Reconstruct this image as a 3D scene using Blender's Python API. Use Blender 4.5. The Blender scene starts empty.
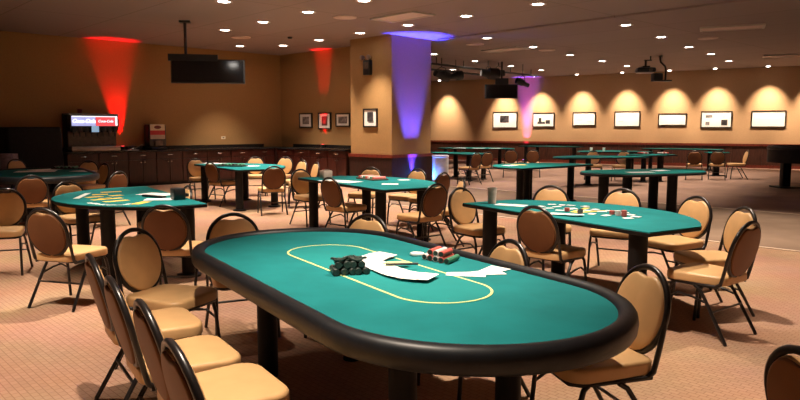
import bpy, math, random
from mathutils import Vector, Matrix

random.seed(7)
sc = bpy.context.scene
COL = sc.collection
PI = math.pi
R = math.radians

# ------------------------------------------------------------------ camera
F, H = 680.0, 1.5
TH = math.atan(72.0 / F)
cam = bpy.data.cameras.new('camera')
cam.sensor_width = 36.0
cam.lens = 36.0 * F / 800.0
cam.clip_end = 200
cam_o = bpy.data.objects.new('camera', cam)
COL.objects.link(cam_o)
cam_o.location = (0, 0, H)
cam_o.rotation_euler = (PI / 2 - TH, 0, 0)
sc.camera = cam_o

# ------------------------------------------------------------------ world, exposure
w = bpy.data.worlds.new('world')
sc.world = w
w.use_nodes = True
w.node_tree.nodes['Background'].inputs[0].default_value = (1.0, 0.72, 0.5, 1)
w.node_tree.nodes['Background'].inputs[1].default_value = 0.02
sc.view_settings.view_transform = 'Standard'
sc.view_settings.look = 'None'
sc.view_settings.gamma = 1
sc.view_settings.use_curve_mapping = False
sc.view_settings.exposure = 1.08
CEIL = 3.72
DOWN_W, WASH_W = 340.0, 400.0
WARM = (1.0, 0.83, 0.66)


def spot(name, loc, target, energy, color, size, blend=0.6, radius=0.06):
    l = bpy.data.lights.new(name, 'SPOT')
    l.energy = energy
    l.color = color
    l.spot_size = R(size)
    l.spot_blend = blend
    l.shadow_soft_size = radius
    o = bpy.data.objects.new(name, l)
    COL.objects.link(o)
    o.location = loc
    d = Vector(target) - Vector(loc)
    o.rotation_euler = d.to_track_quat('-Z', 'Y').to_euler()
    return o


def at(px, py, z):
    """point of the photograph at height z"""
    u = (px - 400) / F
    v = -(py - 200) / F
    dy = math.cos(TH) + v * math.sin(TH)
    dz = -math.sin(TH) + v * math.cos(TH)
    t = (z - H) / dz
    return Vector((u * t, dy * t, z))


def on_line(px, p0, d):
    """point of a vertical wall (p0 + t d) seen in image column px"""
    # column -> X = k * depth, depth ~ Y cos + ...; level approximation refined with pitch
    k = (px - 400) / F * math.cos(TH)
    t = (k * p0[1] - p0[0]) / (d[0] - k * d[1])
    return Vector((p0[0] + d[0] * t, p0[1] + d[1] * t))


def z_at(py, x, y):
    v = -(py - 200) / F
    a = math.atan(v) - TH
    return H + y * math.tan(a)


# ------------------------------------------------------------------ materials
def new_mat(name):
    m = bpy.data.materials.new(name)
    m.use_nodes = True
    nt = m.node_tree
    b = nt.nodes['Principled BSDF']
    return m, nt, b


def setin(b, key, v):
    if key in b.inputs:
        b.inputs[key].default_value = v


def mat(name, col, rough=0.6, metal=0.0, var=0.12, scale=14.0, bump=0.0, spec=0.5, coat=0.0):
    m, nt, b = new_mat(name)
    tc = nt.nodes.new('ShaderNodeTexCoord')
    n = nt.nodes.new('ShaderNodeTexNoise')
    n.inputs['Scale'].default_value = scale
    n.inputs['Detail'].default_value = 4
    nt.links.new(tc.outputs['Object'], n.inputs['Vector'])
    r = nt.nodes.new('ShaderNodeValToRGB')
    r.color_ramp.elements[0].position = 0.3
    r.color_ramp.elements[1].position = 0.7
    r.color_ramp.elements[0].color = tuple(c * (1 - var) for c in col) + (1,)
    r.color_ramp.elements[1].color = tuple(min(1, c * (1 + var)) for c in col) + (1,)
    nt.links.new(n.outputs['Fac'], r.inputs['Fac'])
    nt.links.new(r.outputs['Color'], b.inputs['Base Color'])
    b.inputs['Roughness'].default_value = rough
    b.inputs['Metallic'].default_value = metal
    setin(b, 'Specular IOR Level', spec)
    setin(b, 'Coat Weight', coat)
    if bump:
        bp = nt.nodes.new('ShaderNodeBump')
        bp.inputs['Strength'].default_value = bump
        bp.inputs['Distance'].default_value = 0.01
        nt.links.new(n.outputs['Fac'], bp.inputs['Height'])
        nt.links.new(bp.outputs['Normal'], b.inputs['Normal'])
    return m


def emit(name, col, strength):
    m, nt, b = new_mat(name)
    b.inputs['Base Color'].default_value = col + (1,)
    setin(b, 'Emission Color', col + (1,))
    setin(b, 'Emission Strength', strength)
    return m


def carpet_pattern(name, c1, c2, c3, scale, rot):
    m, nt, b = new_mat(name)
    tc = nt.nodes.new('ShaderNodeTexCoord')
    mp = nt.nodes.new('ShaderNodeMapping')
    mp.inputs['Rotation'].default_value = (0, 0, rot)
    nt.links.new(tc.outputs['Object'], mp.inputs['Vector'])
    br = nt.nodes.new('ShaderNodeTexBrick')
    br.inputs['Scale'].default_value = scale
    br.inputs['Color1'].default_value = c1 + (1,)
    br.inputs['Color2'].default_value = c2 + (1,)
    br.inputs['Mortar'].default_value = c3 + (1,)
    br.inputs['Mortar Size'].default_value = 0.035
    br.inputs['Mortar Smooth'].default_value = 0.6
    br.inputs['Brick Width'].default_value = 0.62
    br.inputs['Row Height'].default_value = 0.4
    nt.links.new(mp.outputs['Vector'], br.inputs['Vector'])
    n = nt.nodes.new('ShaderNodeTexNoise')
    n.inputs['Scale'].default_value = 1.3
    n.inputs['Detail'].default_value = 6
    nt.links.new(tc.outputs['Object'], n.inputs['Vector'])
    mx = nt.nodes.new('ShaderNodeMixRGB')
    mx.blend_type = 'MULTIPLY'
    mx.inputs['Fac'].default_value = 0.35
    nt.links.new(br.outputs['Color'], mx.inputs['Color1'])
    nt.links.new(n.outputs['Color'], mx.inputs['Color2'])
    nt.links.new(br.outputs['Color'], mx.inputs['Color1'])
    hs = nt.nodes.new('ShaderNodeMixRGB')
    hs.inputs['Fac'].default_value = 0.0
    nt.links.new(mx.outputs['Color'], hs.inputs['Color1'])
    nt.links.new(hs.outputs['Color'], b.inputs['Base Color'])
    b.inputs['Roughness'].default_value = 0.95
    setin(b, 'Specular IOR Level', 0.1)
    return m


def ceiling_mat():
    m, nt, b = new_mat('ceiling_panels')
    tc = nt.nodes.new('ShaderNodeTexCoord')
    mp = nt.nodes.new('ShaderNodeMapping')
    mp.inputs['Rotation'].default_value = (0, 0, R(47))
    nt.links.new(tc.outputs['Object'], mp.inputs['Vector'])
    br = nt.nodes.new('ShaderNodeTexBrick')
    br.offset = 0.0
    br.inputs['Scale'].default_value = 1.0
    br.inputs['Color1'].default_value = (0.30, 0.235, 0.225, 1)
    br.inputs['Color2'].default_value = (0.28, 0.22, 0.21, 1)
    br.inputs['Mortar'].default_value = (0.20, 0.15, 0.13, 1)
    br.inputs['Mortar Size'].default_value = 0.012
    br.inputs['Brick Width'].default_value = 3.6
    br.inputs['Row Height'].default_value = 1.8
    nt.links.new(mp.outputs['Vector'], br.inputs['Vector'])
    nt.links.new(br.outputs['Color'], b.inputs['Base Color'])
    b.inputs['Roughness'].default_value = 0.9
    return m


def wood(name, c1, c2, rough=0.35):
    m, nt, b = new_mat(name)
    tc = nt.nodes.new('ShaderNodeTexCoord')
    mp = nt.nodes.new('ShaderNodeMapping')
    mp.inputs['Scale'].default_value = (6, 6, 0.8)
    nt.links.new(tc.outputs['Object'], mp.inputs['Vector'])
    n = nt.nodes.new('ShaderNodeTexNoise')
    n.inputs['Scale'].default_value = 5
    n.inputs['Detail'].default_value = 8
    nt.links.new(mp.outputs['Vector'], n.inputs['Vector'])
    r = nt.nodes.new('ShaderNodeValToRGB')
    r.color_ramp.elements[0].color = c1 + (1,)
    r.color_ramp.elements[1].color = c2 + (1,)
    r.color_ramp.elements[0].position = 0.35
    r.color_ramp.elements[1].position = 0.7
    nt.links.new(n.outputs['Fac'], r.inputs['Fac'])
    nt.links.new(r.outputs['Color'], b.inputs['Base Color'])
    b.inputs['Roughness'].default_value = rough
    return m


M = dict(
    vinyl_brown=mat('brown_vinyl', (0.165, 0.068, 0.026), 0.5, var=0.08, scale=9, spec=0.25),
    vinyl=mat('tan_vinyl', (0.60, 0.365, 0.165), 0.42, var=0.06, scale=9, spec=0.45),
    black_metal=mat('black_enamel_metal', (0.012, 0.010, 0.010), 0.3, var=0.3, spec=0.5),
    felt=mat('teal_felt', (0.010, 0.165, 0.172), 0.9, var=0.10, scale=5, spec=0.12),
    felt_far=mat('green_felt', (0.007, 0.135, 0.125), 0.9, var=0.10, scale=5, spec=0.12),
    felt_glare=mat('teal_felt_glare', (0.012, 0.20, 0.20), 0.85, var=0.06, scale=4, spec=0.15),  # teal felt lightened to paint in the glare inside the betting line
    rail=mat('black_padded_vinyl', (0.007, 0.0085, 0.011), 0.45, var=0.25, scale=20, spec=0.35),
    line=mat('yellow_printed_line', (0.62, 0.66, 0.25), 0.8, var=0.05),
    yellow=mat('yellow_print', (0.75, 0.52, 0.08), 0.8, var=0.05),
    whiteprint=mat('white_print', (0.75, 0.8, 0.75), 0.8, var=0.05),
    black_wood=mat('black_stained_wood', (0.005, 0.004, 0.004), 0.55, var=0.3, spec=0.25),
    card=mat('white_card', (0.88, 0.88, 0.86), 0.5, var=0.02),
    paper=mat('white_paper', (0.85, 0.86, 0.86), 0.7, var=0.02),
    chip_black=mat('black_chip', (0.02, 0.035, 0.03), 0.4, var=0.5, scale=60),
    chip_red=mat('red_chip', (0.55, 0.10, 0.08), 0.4, var=0.2),
    chip_white=mat('white_chip', (0.7, 0.62, 0.6), 0.4, var=0.1),
    chip_green=mat('green_chip', (0.05, 0.22, 0.13), 0.4, var=0.2),
    chip_blue=mat('blue_chip', (0.05, 0.08, 0.3), 0.4, var=0.2),
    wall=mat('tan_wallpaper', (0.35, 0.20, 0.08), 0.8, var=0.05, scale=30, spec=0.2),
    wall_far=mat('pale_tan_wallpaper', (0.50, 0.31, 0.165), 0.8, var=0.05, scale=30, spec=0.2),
    mahogany=wood('dark_mahogany', (0.014, 0.004, 0.003), (0.034, 0.008, 0.005), 0.4),
    mahogany_red=wood('red_mahogany', (0.030, 0.006, 0.004), (0.058, 0.011, 0.006), 0.35),
    oak_red=wood('red_brown_panelling', (0.045, 0.016, 0.010), (0.085, 0.030, 0.018), 0.4),
    cap_red=wood('red_chair_rail', (0.12, 0.022, 0.014), (0.19, 0.036, 0.02), 0.3),
    worktop=mat('black_worktop', (0.014, 0.012, 0.012), 0.25, var=0.4, scale=60),
    chrome=mat('brushed_steel', (0.6, 0.58, 0.55), 0.25, 1.0, var=0.05),
    steel=mat('dull_steel', (0.32, 0.27, 0.24), 0.35, 0.8, var=0.1),
    plastic=mat('black_plastic', (0.010, 0.010, 0.011), 0.4, var=0.2),
    screen=mat('dark_glass_screen', (0.004, 0.004, 0.005), 0.12, var=0.1),
    drape=mat('black_cloth', (0.008, 0.008, 0.009), 0.9, var=0.3, scale=20, bump=0.2),
    lilac=mat('lilac_cloth', (0.24, 0.20, 0.24), 0.9, var=0.2, scale=20),
    white_metal=mat('white_painted_metal', (0.55, 0.50, 0.46), 0.6, var=0.03),
    panel=mat('pale_ceiling_panel', (0.62, 0.50, 0.46), 0.85, var=0.03),
    trim=mat('pale_carpet_edge', (0.50, 0.36, 0.26), 0.8, var=0.06),
    frame=mat('black_frame', (0.012, 0.010, 0.009), 0.35, var=0.2),
    mount=mat('white_mount', (0.86, 0.84, 0.80), 0.7, var=0.02),
    photo_dark=mat('dark_photograph', (0.05, 0.045, 0.05), 0.4, var=0.8, scale=9),
    photo_grey=mat('grey_photograph', (0.22, 0.20, 0.20), 0.4, var=0.7, scale=12),
    photo_tint=mat('faint_print', (0.62, 0.62, 0.66), 0.6, var=0.15, scale=40),
    redpaper=mat('red_label', (0.50, 0.03, 0.04), 0.6, var=0.1),
    cream=mat('cream_label', (0.72, 0.60, 0.42), 0.6, var=0.1),
    darkred=mat('dark_red_label', (0.16, 0.02, 0.02), 0.6, var=0.1),
    smoke=mat('smoky_plastic', (0.12, 0.09, 0.07), 0.25, var=0.2),
    cup=mat('grey_paper_cup', (0.48, 0.38, 0.32), 0.7, var=0.1),
    binm=mat('pale_bin_plastic', (0.55, 0.55, 0.58), 0.5, var=0.04),
    lamp=emit('lit_lamp', (1.0, 0.93, 0.84), 14.0),
    lit_pane=emit('lit_white_panel', (0.45, 0.48, 0.85), 0.42),
    lit_red=emit('lit_red_panel', (1.0, 0.10, 0.12), 0.40),
    lit_white=emit('lit_lettering', (0.98, 0.95, 1.0), 0.6),
    lit_blue=emit('lit_blue_lettering', (0.12, 0.16, 0.5), 0.6),
    lit_amb=emit('lit_splash', (0.4, 0.7, 1.0), 0.22),
    led=emit('led_lens', (0.5, 0.25, 1.0), 2.0),
    led_red=emit('red_led_lens', (1.0, 0.05, 0.05), 2.0),
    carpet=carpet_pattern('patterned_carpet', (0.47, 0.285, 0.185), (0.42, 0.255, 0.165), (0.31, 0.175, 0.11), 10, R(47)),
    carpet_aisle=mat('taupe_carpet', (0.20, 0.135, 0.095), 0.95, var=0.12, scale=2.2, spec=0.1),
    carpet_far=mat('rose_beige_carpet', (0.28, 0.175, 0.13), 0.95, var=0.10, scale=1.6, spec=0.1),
    ceiling=ceiling_mat(),
)


# ------------------------------------------------------------------ mesh builder
class MB:
    def __init__(s):
        s.v, s.f = [], []

    def add(s, vs, fs, mtx=None):
        o = len(s.v)
        for p in vs:
            p = Vector(p)
            s.v.append(mtx @ p if mtx else p)
        s.f += [tuple(i + o for i in f) for f in fs]
        return s

    def box(s, c, d, mtx=None, bev=0.0):
        x, y, z = (a / 2 for a in d)
        cx, cy, cz = c
        if bev <= 0:
            vs = [(cx + i * x, cy + j * y, cz + k * z) for k in (-1, 1) for j in (-1, 1) for i in (-1, 1)]
            fs = [(0, 2, 3, 1), (4, 5, 7, 6), (0, 1, 5, 4), (2, 6, 7, 3), (0, 4, 6, 2), (1, 3, 7, 5)]
            return s.add(vs, fs, mtx)
        out = rrect(2 * x, 2 * y, bev, 3)
        T = Matrix.Translation((cx, cy, 0))
        return s.puck(out, cz - z, cz + z, bev, (mtx @ T) if mtx else T, 2)

    def rings(s, rings, closed=True, cap=True, mtx=None):
        n = len(rings[0])
        vs = [p for r in rings for p in r]
        fs = []
        for i in range(len(rings) - 1):
            for j in range(n if closed else n - 1):
                k = (j + 1) % n
                fs.append((i * n + j, i * n + k, (i + 1) * n + k, (i + 1) * n + j))
        if cap:
            fs.append(tuple(reversed(range(n))))
            fs.append(tuple(range((len(rings) - 1) * n, len(rings) * n)))
        return s.add(vs, fs, mtx)

    def puck(s, out, z0, z1, r, mtx=None, steps=3, dome=0.0, rb=None):
        """solid of an outline with rounded rims; dome swells the top"""
        rb = r if rb is None else rb
        cx = sum(p[0] for p in out) / len(out)
        cy = sum(p[1] for p in out) / len(out)
        ex = max(abs(p[0] - cx) for p in out)
        ey = max(abs(p[1] - cy) for p in out)

        def inset(d):
            fx, fy = 1 - d / ex, 1 - d / ey
            return [(cx + (p[0] - cx) * fx, cy + (p[1] - cy) * fy) for p in out]
        rg = []
        for i in range(steps + 1):
            a = PI / 2 * i / steps
            rg.append([(p[0], p[1], z0 + rb - rb * math.sin(a)) for p in inset(rb - rb * math.cos(a))] if False else
                      [(p[0], p[1], z0 + rb * (1 - math.sin(a))) for p in inset(rb * (1 - math.cos(a)))])
        rg.reverse()
        for i in range(steps + 1):
            a = PI / 2 * i / steps
            rg.append([(p[0], p[1], z1 - r + r * math.sin(a)) for p in inset(r * (1 - math.cos(a)))])
        if dome:
            for k in (0.75, 0.5, 0.25):
                rg.append([(cx + (p[0] - cx) * k, cy + (p[1] - cy) * k, z1 + dome * (1 - k * k)) for p in inset(r)])
        return s.rings(rg, mtx=mtx)

    def tube(s, path, r, n=8, closed=False, mtx=None):
        P = [Vector(p) for p in path]
        m = len(P)
        rgs = []
        up = None
        for i in range(m):
            if closed:
                t = (P[(i + 1) % m] - P[i - 1]).normalized()
            else:
                t = (P[min(i + 1, m - 1)] - P[max(i - 1, 0)]).normalized()
            if up is None:
                a = Vector((0, 0, 1)) if abs(t.z) < 0.9 else Vector((1, 0, 0))
                up = (a - t * a.dot(t)).normalized()
            else:
                up = (up - t * up.dot(t)).normalized()
            q = t.cross(up)
            rgs.append([tuple(P[i] + up * (r * math.cos(2 * PI * k / n)) + q * (r * math.sin(2 * PI * k / n))) for k in range(n)])
        if closed:
            rgs.append(rgs[0])
        return s.rings(rgs, cap=not closed, mtx=mtx)

    def lathe(s, prof, n=24, mtx=None):
        rg = [[(r * math.cos(2 * PI * k / n), r * math.sin(2 * PI * k / n), z) for k in range(n)] for r, z in prof]
        return s.rings(rg, mtx=mtx)

    def build(s, name, m, parent=None, loc=None, rotz=None, sharp=35):
        me = bpy.data.meshes.new(name)
        me.from_pydata([tuple(p) for p in s.v], [], s.f)
        me.validate()
        import bmesh
        bm = bmesh.new()
        bm.from_mesh(me)
        bmesh.ops.recalc_face_normals(bm, faces=bm.faces)
        bm.to_mesh(me)
        bm.free()
        for p in me.polygons:
            p.use_smooth = True
        me.set_sharp_from_angle(angle=R(sharp))
        me.materials.append(m)
        o = bpy.data.objects.new(name, me)
        COL.objects.link(o)
        if parent:
            o.parent = parent
        if loc is not None:
            o.location = loc
        if rotz is not None:
            o.rotation_euler = (0, 0, rotz)
        return o


def rrect(w_, d_, r, n=4):
    out = []
    for (sx, sy, a0) in ((1, 1, 0), (-1, 1, 90), (-1, -1, 180), (1, -1, 270)):
        for i in range(n + 1):
            a = R(a0 + 90 * i / n)
            out.append((sx * (w_ / 2 - r) + r * math.cos(a), sy * (d_ / 2 - r) + r * math.sin(a)))
    return out


def stadium(L, W, n=24):
    r = W / 2
    a = L / 2 - r
    return [(a + r * math.cos(R(-90 + 180 * i / n)), r * math.sin(R(-90 + 180 * i / n))) for i in range(n + 1)] + \
           [(-a + r * math.cos(R(90 + 180 * i / n)), r * math.sin(R(90 + 180 * i / n))) for i in range(n + 1)]


def ellipse(a, b, n=40):
    return [(a * math.cos(2 * PI * i / n), b * math.sin(2 * PI * i / n)) for i in range(n)]


def children(o):
    return [c for c in bpy.data.objects if c.parent == o]


KIDS = {}


def kids(o):
    return [c for c in o.children]


def copy_tree(o, parent=None):
    c = o.copy()
    COL.objects.link(c)
    if parent:
        c.parent = parent
    for ch in kids(o):
        copy_tree(ch, c)
    return c


def tag(o, label, cat, group=None, kind=None):
    o['label'] = label
    o['category'] = cat
    if group:
        o['group'] = group
    elif 'group' in o:
        del o['group']
    if kind:
        o['kind'] = kind
    return o


def thing(name, label, cat, loc, rotz=0.0, group=None):
    o = bpy.data.objects.new(name, None)
    o.empty_display_size = 0.1
    COL.objects.link(o)
    o.location = loc
    o.rotation_euler = (0, 0, rotz)
    return tag(o, label, cat, group)


def struct(name, mb, m, sharp=35):
    o = mb.build(name, m, sharp=sharp)
    o['kind'] = 'structure'
    return o


def wallbox(p, q, z0, z1, th, side):
    """upright slab from p to q whose front face is the line; thickness th to the given side normal"""
    p, q = Vector(p[:2]), Vector(q[:2])
    d = (q - p).normalized()
    n = Vector((-d.y, d.x)) * side
    vs = []
    for z in (z0, z1):
        for a in (p, q, q + n * th, p + n * th):
            vs.append((a.x, a.y, z))
    return vs, [(0, 1, 2, 3), (4, 5, 6, 7), (0, 1, 5, 4), (1, 2, 6, 5), (2, 3, 7, 6), (3, 0, 4, 7)]


# ------------------------------------------------------------------ room shell
C0 = Vector((-3.70, 21.30))                 # inner corner at the back left
DA = Vector((0.700, -0.714))                # second wall, corner -> pillar
DB = Vector((-0.714, -0.700))               # left wall, corner -> camera side
PF0 = Vector((6.13, 30.17))                 # far wall
DF = Vector((0.839, -0.545))
PIL = Vector((-0.20, 16.54))                # nearest pillar corner
PL = Vector((-0.731, 0.682))
PR = Vector((0.682, 0.731))
PS = 1.45
far_l = PF0 + DF * (-6.6)
far_r = PF0 + DF * 19.0

LV = C0 + DB * 26
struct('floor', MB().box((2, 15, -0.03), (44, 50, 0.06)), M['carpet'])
EN = Vector((0.70, -0.714))                 # direction of the carpet seams
P1 = Vector((3.59, 9.48))
P2 = Vector((5.13, 13.59))
a1, b1 = P1 - EN * 13, P1 + EN * 14
a2, b2 = P2 - EN * 17, P2 + EN * 14
a1 = P1 - EN * 5.7
a2 = P2 - EN * 6.6


def poly_slab(pts, z0, z1):
    n = len(pts)
    return MB().rings([[(p[0], p[1], z0) for p in pts], [(p[0], p[1], z1) for p in pts]])


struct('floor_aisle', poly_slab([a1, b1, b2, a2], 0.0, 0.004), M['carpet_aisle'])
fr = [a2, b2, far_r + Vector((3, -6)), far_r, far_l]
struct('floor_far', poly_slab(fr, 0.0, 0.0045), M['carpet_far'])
for i, (a, b) in enumerate(((a1, b1), (a2, b2))):
    n = Vector((0.714, 0.70))
    struct('trim_%d' % (i + 1), poly_slab([a - n * .035, b - n * .035, b + n * .035, a + n * .035], 0.0, 0.009), M['trim'])

struct('ceiling', MB().box((2, 15, CEIL + 0.05), (44, 50, 0.1)), M['ceiling'])
CS = Vector((0.95, 17.3))
CD = Vector((0.69, -0.724))
nrm = Vector((0.724, 0.69))
struct('trim_3', poly_slab([CS, CS + CD * 20, CS + CD * 20 + nrm * .10, CS + nrm * .10], CEIL - 0.035, CEIL), M['ceiling'])

v, f = wallbox(C0, LV, 0, CEIL, 0.15, -1)
struct('wall_left', MB().add(v, f), M['wall'])
W2E = C0 + DA * 5.0
v, f = wallbox(C0, W2E, 0, CEIL, 0.15, 1)
struct('wall_back', MB().add(v, f), M['wall'])
v, f = wallbox(far_l, far_r, 0, CEIL, 0.15, 1)
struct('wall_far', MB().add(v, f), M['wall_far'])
v, f = wallbox(PIL + PL * PS + PR * PS, far_l, 0, CEIL, 0.15, 1)
struct('wall_return', MB().add(v, f), M['wall'])
v, f = wallbox((-20, -6), (22, -6), 0, CEIL, 0.15, -1)
struct('wall_near', MB().add(v, f), M['wall'])
v, f = wallbox((21.5, -6), (22.2, 20.5), 0, CEIL, 0.15, -1)
struct('wall_right', MB().add(v, f), M['wall'])

# wainscot of the far wall
nf = Vector((-0.545, -0.839))
mb = MB()
v, f = wallbox(far_l + nf * .03, far_r + nf * .03, 0.0, 0.84, 0.03, 1)
mb.add(v, f)
for i in range(24):
    p = far_l + DF * (0.6 + i * 1.05)
    v, f = wallbox(p + nf * .045, p + DF * .08 + nf * .045, 0.12, 0.80, 0.02, 1)
    mb.add(v, f)
struct('wainscot_far', mb, M['oak_red'])
mb = MB()
v, f = wallbox(far_l + nf * .06, far_r + nf * .06, 0.82, 0.91, 0.06, 1)
mb.add(v, f)
v, f = wallbox(far_l + nf * .045, far_r + nf * .045, 0.0, 0.12, 0.05, 1)
mb.add(v, f)
struct('baseboard_far', mb, M['cap_red'])

# pillar
pc = [PIL, PIL + PR * PS, PIL + PR * PS + PL * PS, PIL + PL * PS]
struct('wall_pillar', poly_slab(pc, 0, CEIL), M['wall'])
pm = sum(pc, Vector((0, 0))) / 4
grow = lambda e: [pm + (p - pm) * ((PS / 2 + e) / (PS / 2)) for p in pc]
struct('wainscot_pillar', poly_slab(grow(.03), 0, 0.79), M['mahogany'])
mb = poly_slab(grow(.05), 0.77, 0.85)
struct('trim_4', mb, M['cap_red'])

# ------------------------------------------------------------------ ceiling lights
left_px = [(224, 1.5), (308, 12), (263, 22), (225, 30), (240, 46), (283, 45.5), (319, 40), (360, 33), (364, 0.5), (408, 25), (466, 16), (538, 4)]
right_px = [(487, 38), (533, 47), (570, 55), (434, 54), (475, 61), (511, 66), (541, 70), (453, 69.5), (626, 25), (661, 37), (689, 47), (711, 54), (729, 61), (602, 61), (627, 66)]
ORD = ['leftmost', 'second from left', 'third from left', 'fourth from left', 'fifth from left', 'sixth from left', 'seventh from left',
       'eighth from left', 'ninth from left', 'tenth from left', 'eleventh from left', 'twelfth from left', 'thirteenth from left',
       'fourteenth from left', 'fifteenth from left']
dl = thing('ceiling_downlight', 'x', 'ceiling light', (0, 0, CEIL))
mbr = MB()
n = 24
prof = [(0.10, -0.001), (0.125, -0.012), (0.15, -0.012), (0.158, 0.0)]
mbr.rings([[(r * math.cos(2 * PI * k / n), r * math.sin(2 * PI * k / n), z) for k in range(n)] for r, z in prof], cap=False)
mbr.build('trim_ring', M['white_metal'], dl)
MB().lathe([(0.0, -0.003), (0.10, -0.003), (0.10, -0.001), (0.0, -0.001)], 24).build('lens', M['lamp'], dl)
first = True
for pxs, where in ((left_px, 'on the near side of the ceiling seam'), (right_px, 'beyond the ceiling seam')):
    for i, (px, py) in enumerate(sorted(pxs)):
        p = at(px, py, CEIL)
        o = dl if first else copy_tree(dl)
        first = False
        o.location = p
        tag(o, 'round lit downlight, %s %s' % (ORD[i], where), 'ceiling light', 'recessed ceiling downlights')
        spot('downlight_lamp', (p.x, p.y, CEIL - 0.03), (p.x, p.y, 0), DOWN_W, WARM, 78, 0.9)
# the same rows of downlights carry on over the camera, out of the frame
for i in range(-8, 2):
    for j in range(-6, 6):
        x = 2.48 + 1.52 * i - 2.73 * j
        y = 12.55 + 2.0 * i + 2.07 * j
        if -0.5 < y < 11.0 and -7.5 < x < 8.0 and abs(x) < 0.75 * y + 4:
            spot('downlight_lamp', (x, y, CEIL - 0.03), (x, y, 0), DOWN_W * 1.25, WARM, 74, 0.8)

# ------------------------------------------------------------------ ceiling vents, speakers, detector
for k, (px, py, lab) in enumerate([(345, 17, 'round pale ceiling speaker between downlights above the pillar left'),
                                   (241, 37, 'round pale ceiling speaker near the far left corner of the ceiling'),
                                   (475, 44, 'round pale ceiling speaker just right of the pillar top'),
                                   (547, 50, 'round pale ceiling speaker beside the square panel over the hanging screen'),
                                   (708, 38, 'round pale ceiling speaker above and right of the projector')]):
    p = at(px, py, CEIL)
    t = thing('ceiling_speaker', lab, 'ceiling speaker', p, 0, 'round ceiling speakers')
    MB().lathe([(0.0, -0.02), (0.20, -0.02), (0.20, 0.0), (0.0, 0.0)], 28).build('grille', M['panel'], t)
    rgp = [(0.20, 0.0), (0.20, -0.026), (0.235, -0.018), (0.24, 0.0)]
    MB().rings([[(r * math.cos(2 * PI * q / 28), r * math.sin(2 * PI * q / 28), z) for q in range(28)] for r, z in rgp], cap=False).build('rim', M['panel'], t)
for k, (px, py, L_, W_, lab) in enumerate([(732, 27, 1.25, 0.62, 'large pale ceiling vent panel at upper right'),
                                           (505, 49, 1.2, 0.6, 'pale ceiling vent panel above the hanging screen'),
                                           (402, 16, 1.2, 0.6, 'pale ceiling vent panel above the pillar'),
                                           (788, 55, 1.3, 0.6, 'pale ceiling vent panel at the right edge near the wall')]):
    p = at(px, py, CEIL)
    t = thing('ceiling_vent', lab, 'ceiling vent', p, R(-25) if k in (0, 3) else R(-47), 'ceiling vent panels')
    MB().box((0, 0, -0.012), (L_, W_, 0.024)).build('panel', M['panel'], t)
    mb = MB()
    for s_ in (-1, 1):
        mb.box((0, s_ * (W_ / 2 - .02), -0.018), (L_ + .04, .05, .036))
        mb.box((s_ * (L_ / 2 - .0), 0, -0.018), (.05, W_ - .06, .036))
    mb.build('frame', M['white_metal'], t)
p = at(290, 37, CEIL)
tag(MB().lathe([(0.0, -0.05), (0.045, -0.045), (0.06, -0.02), (0.06, 0), (0, 0)], 16).build('smoke_detector', M['plastic'], loc=p), 'small dark smoke detector on the ceiling left of the pillar', 'smoke detector')

# ------------------------------------------------------------------ picture frames


def picture(px, py, wpx, hpx, p0, d, inward, art, lab, group, off=0.0):
    q = on_line(px, p0, d)
    z = z_at(py, q.x, q.y)
    s = F / (q.y)
    view = Vector((q.x, q.y)).normalized()
    cosv = abs(view.x * d.y - view.y * d.x)
    W_, H_ = wpx / s / cosv, hpx / s
    ang = math.atan2(d.y, d.x)
    pos = q + inward * (0.002 + off)
    t = thing('picture_frame', lab, 'framed picture', (pos.x, pos.y, z), ang, group)
    # local: x along wall, -y into the room when inward is to the right of d
    sg = -1
    e = 0.035
    mb = MB()
    for s_ in (-1, 1):
        mb.box((s_ * (W_ / 2 - e / 2), sg * .02, 0), (e, .04, H_))
        mb.box((0, sg * .02, s_ * (H_ / 2 - e / 2)), (W_ - 2 * e, .04, e))
    mb.build('frame', M['frame'], t)
    MB().box((0, sg * .012, 0), (W_ - 2 * e, .02, H_ - 2 * e)).build('mount', M['mount'], t)
    for (x, zz, w_, h_, m) in art:
        MB().box((x * W_, sg * .0235, zz * H_), (w_ * W_, .003, h_ * H_)).build('photograph', M[m], t)
    return t


far_art = [
    (505, 120, 24, 16, [(-.02, .05, .36, .42, 'photo_dark'), (-.09, .05, .1, .26, 'photo_grey')], 'white framed picture with a dark wide photograph, leftmost on the far wall'),
    (543.5, 120, 21, 14, [(-.16, 0, .13, .3, 'photo_dark'), (-.1, -.2, .35, .15, 'photo_dark'), (.2, -.14, .2, .26, 'photo_dark')], 'framed picture with dark silhouettes on white, second on the far wall'),
    (584, 119, 22, 13.5, [(-.12, .14, .44, .10, 'photo_tint'), (-.2, -.06, .24, .1, 'photo_tint'), (.22, -.18, .2, .06, 'photo_tint')], 'framed sheet with faint small writing, third on the far wall'),
    (627, 119, 24, 15.5, [(-.2, .16, .22, .1, 'photo_tint'), (.25, .2, .18, .14, 'photo_tint'), (-.25, -.15, .2, .08, 'photo_tint')], 'framed sheet with a few faint marks, fourth on the far wall'),
    (672, 119.5, 26, 12, [(.02, 0, .7, .04, 'mount')], 'low wide blank white framed picture left of the large one'),
    (716, 119.5, 28, 16.5, [(-.24, .2, .22, .18, 'photo_grey'), (-.28, -.24, .13, .2, 'photo_grey'), (.26, -.18, .2, .34, 'photo_dark'), (.24, .16, .08, .2, 'photo_tint')], 'framed picture with dark blocks in three corners on white'),
    (768, 119, 30.5, 16.5, [(0, 0, .8, .04, 'mount')], 'wide blank white framed picture, rightmost on the far wall'),
]
for (px, py, wp, hp, art, lab) in far_art:
    picture(px, py, wp, hp, PF0, DF, nf, art, lab, 'pictures along the far wall')
n2 = Vector((-0.714, -0.700))
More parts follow.
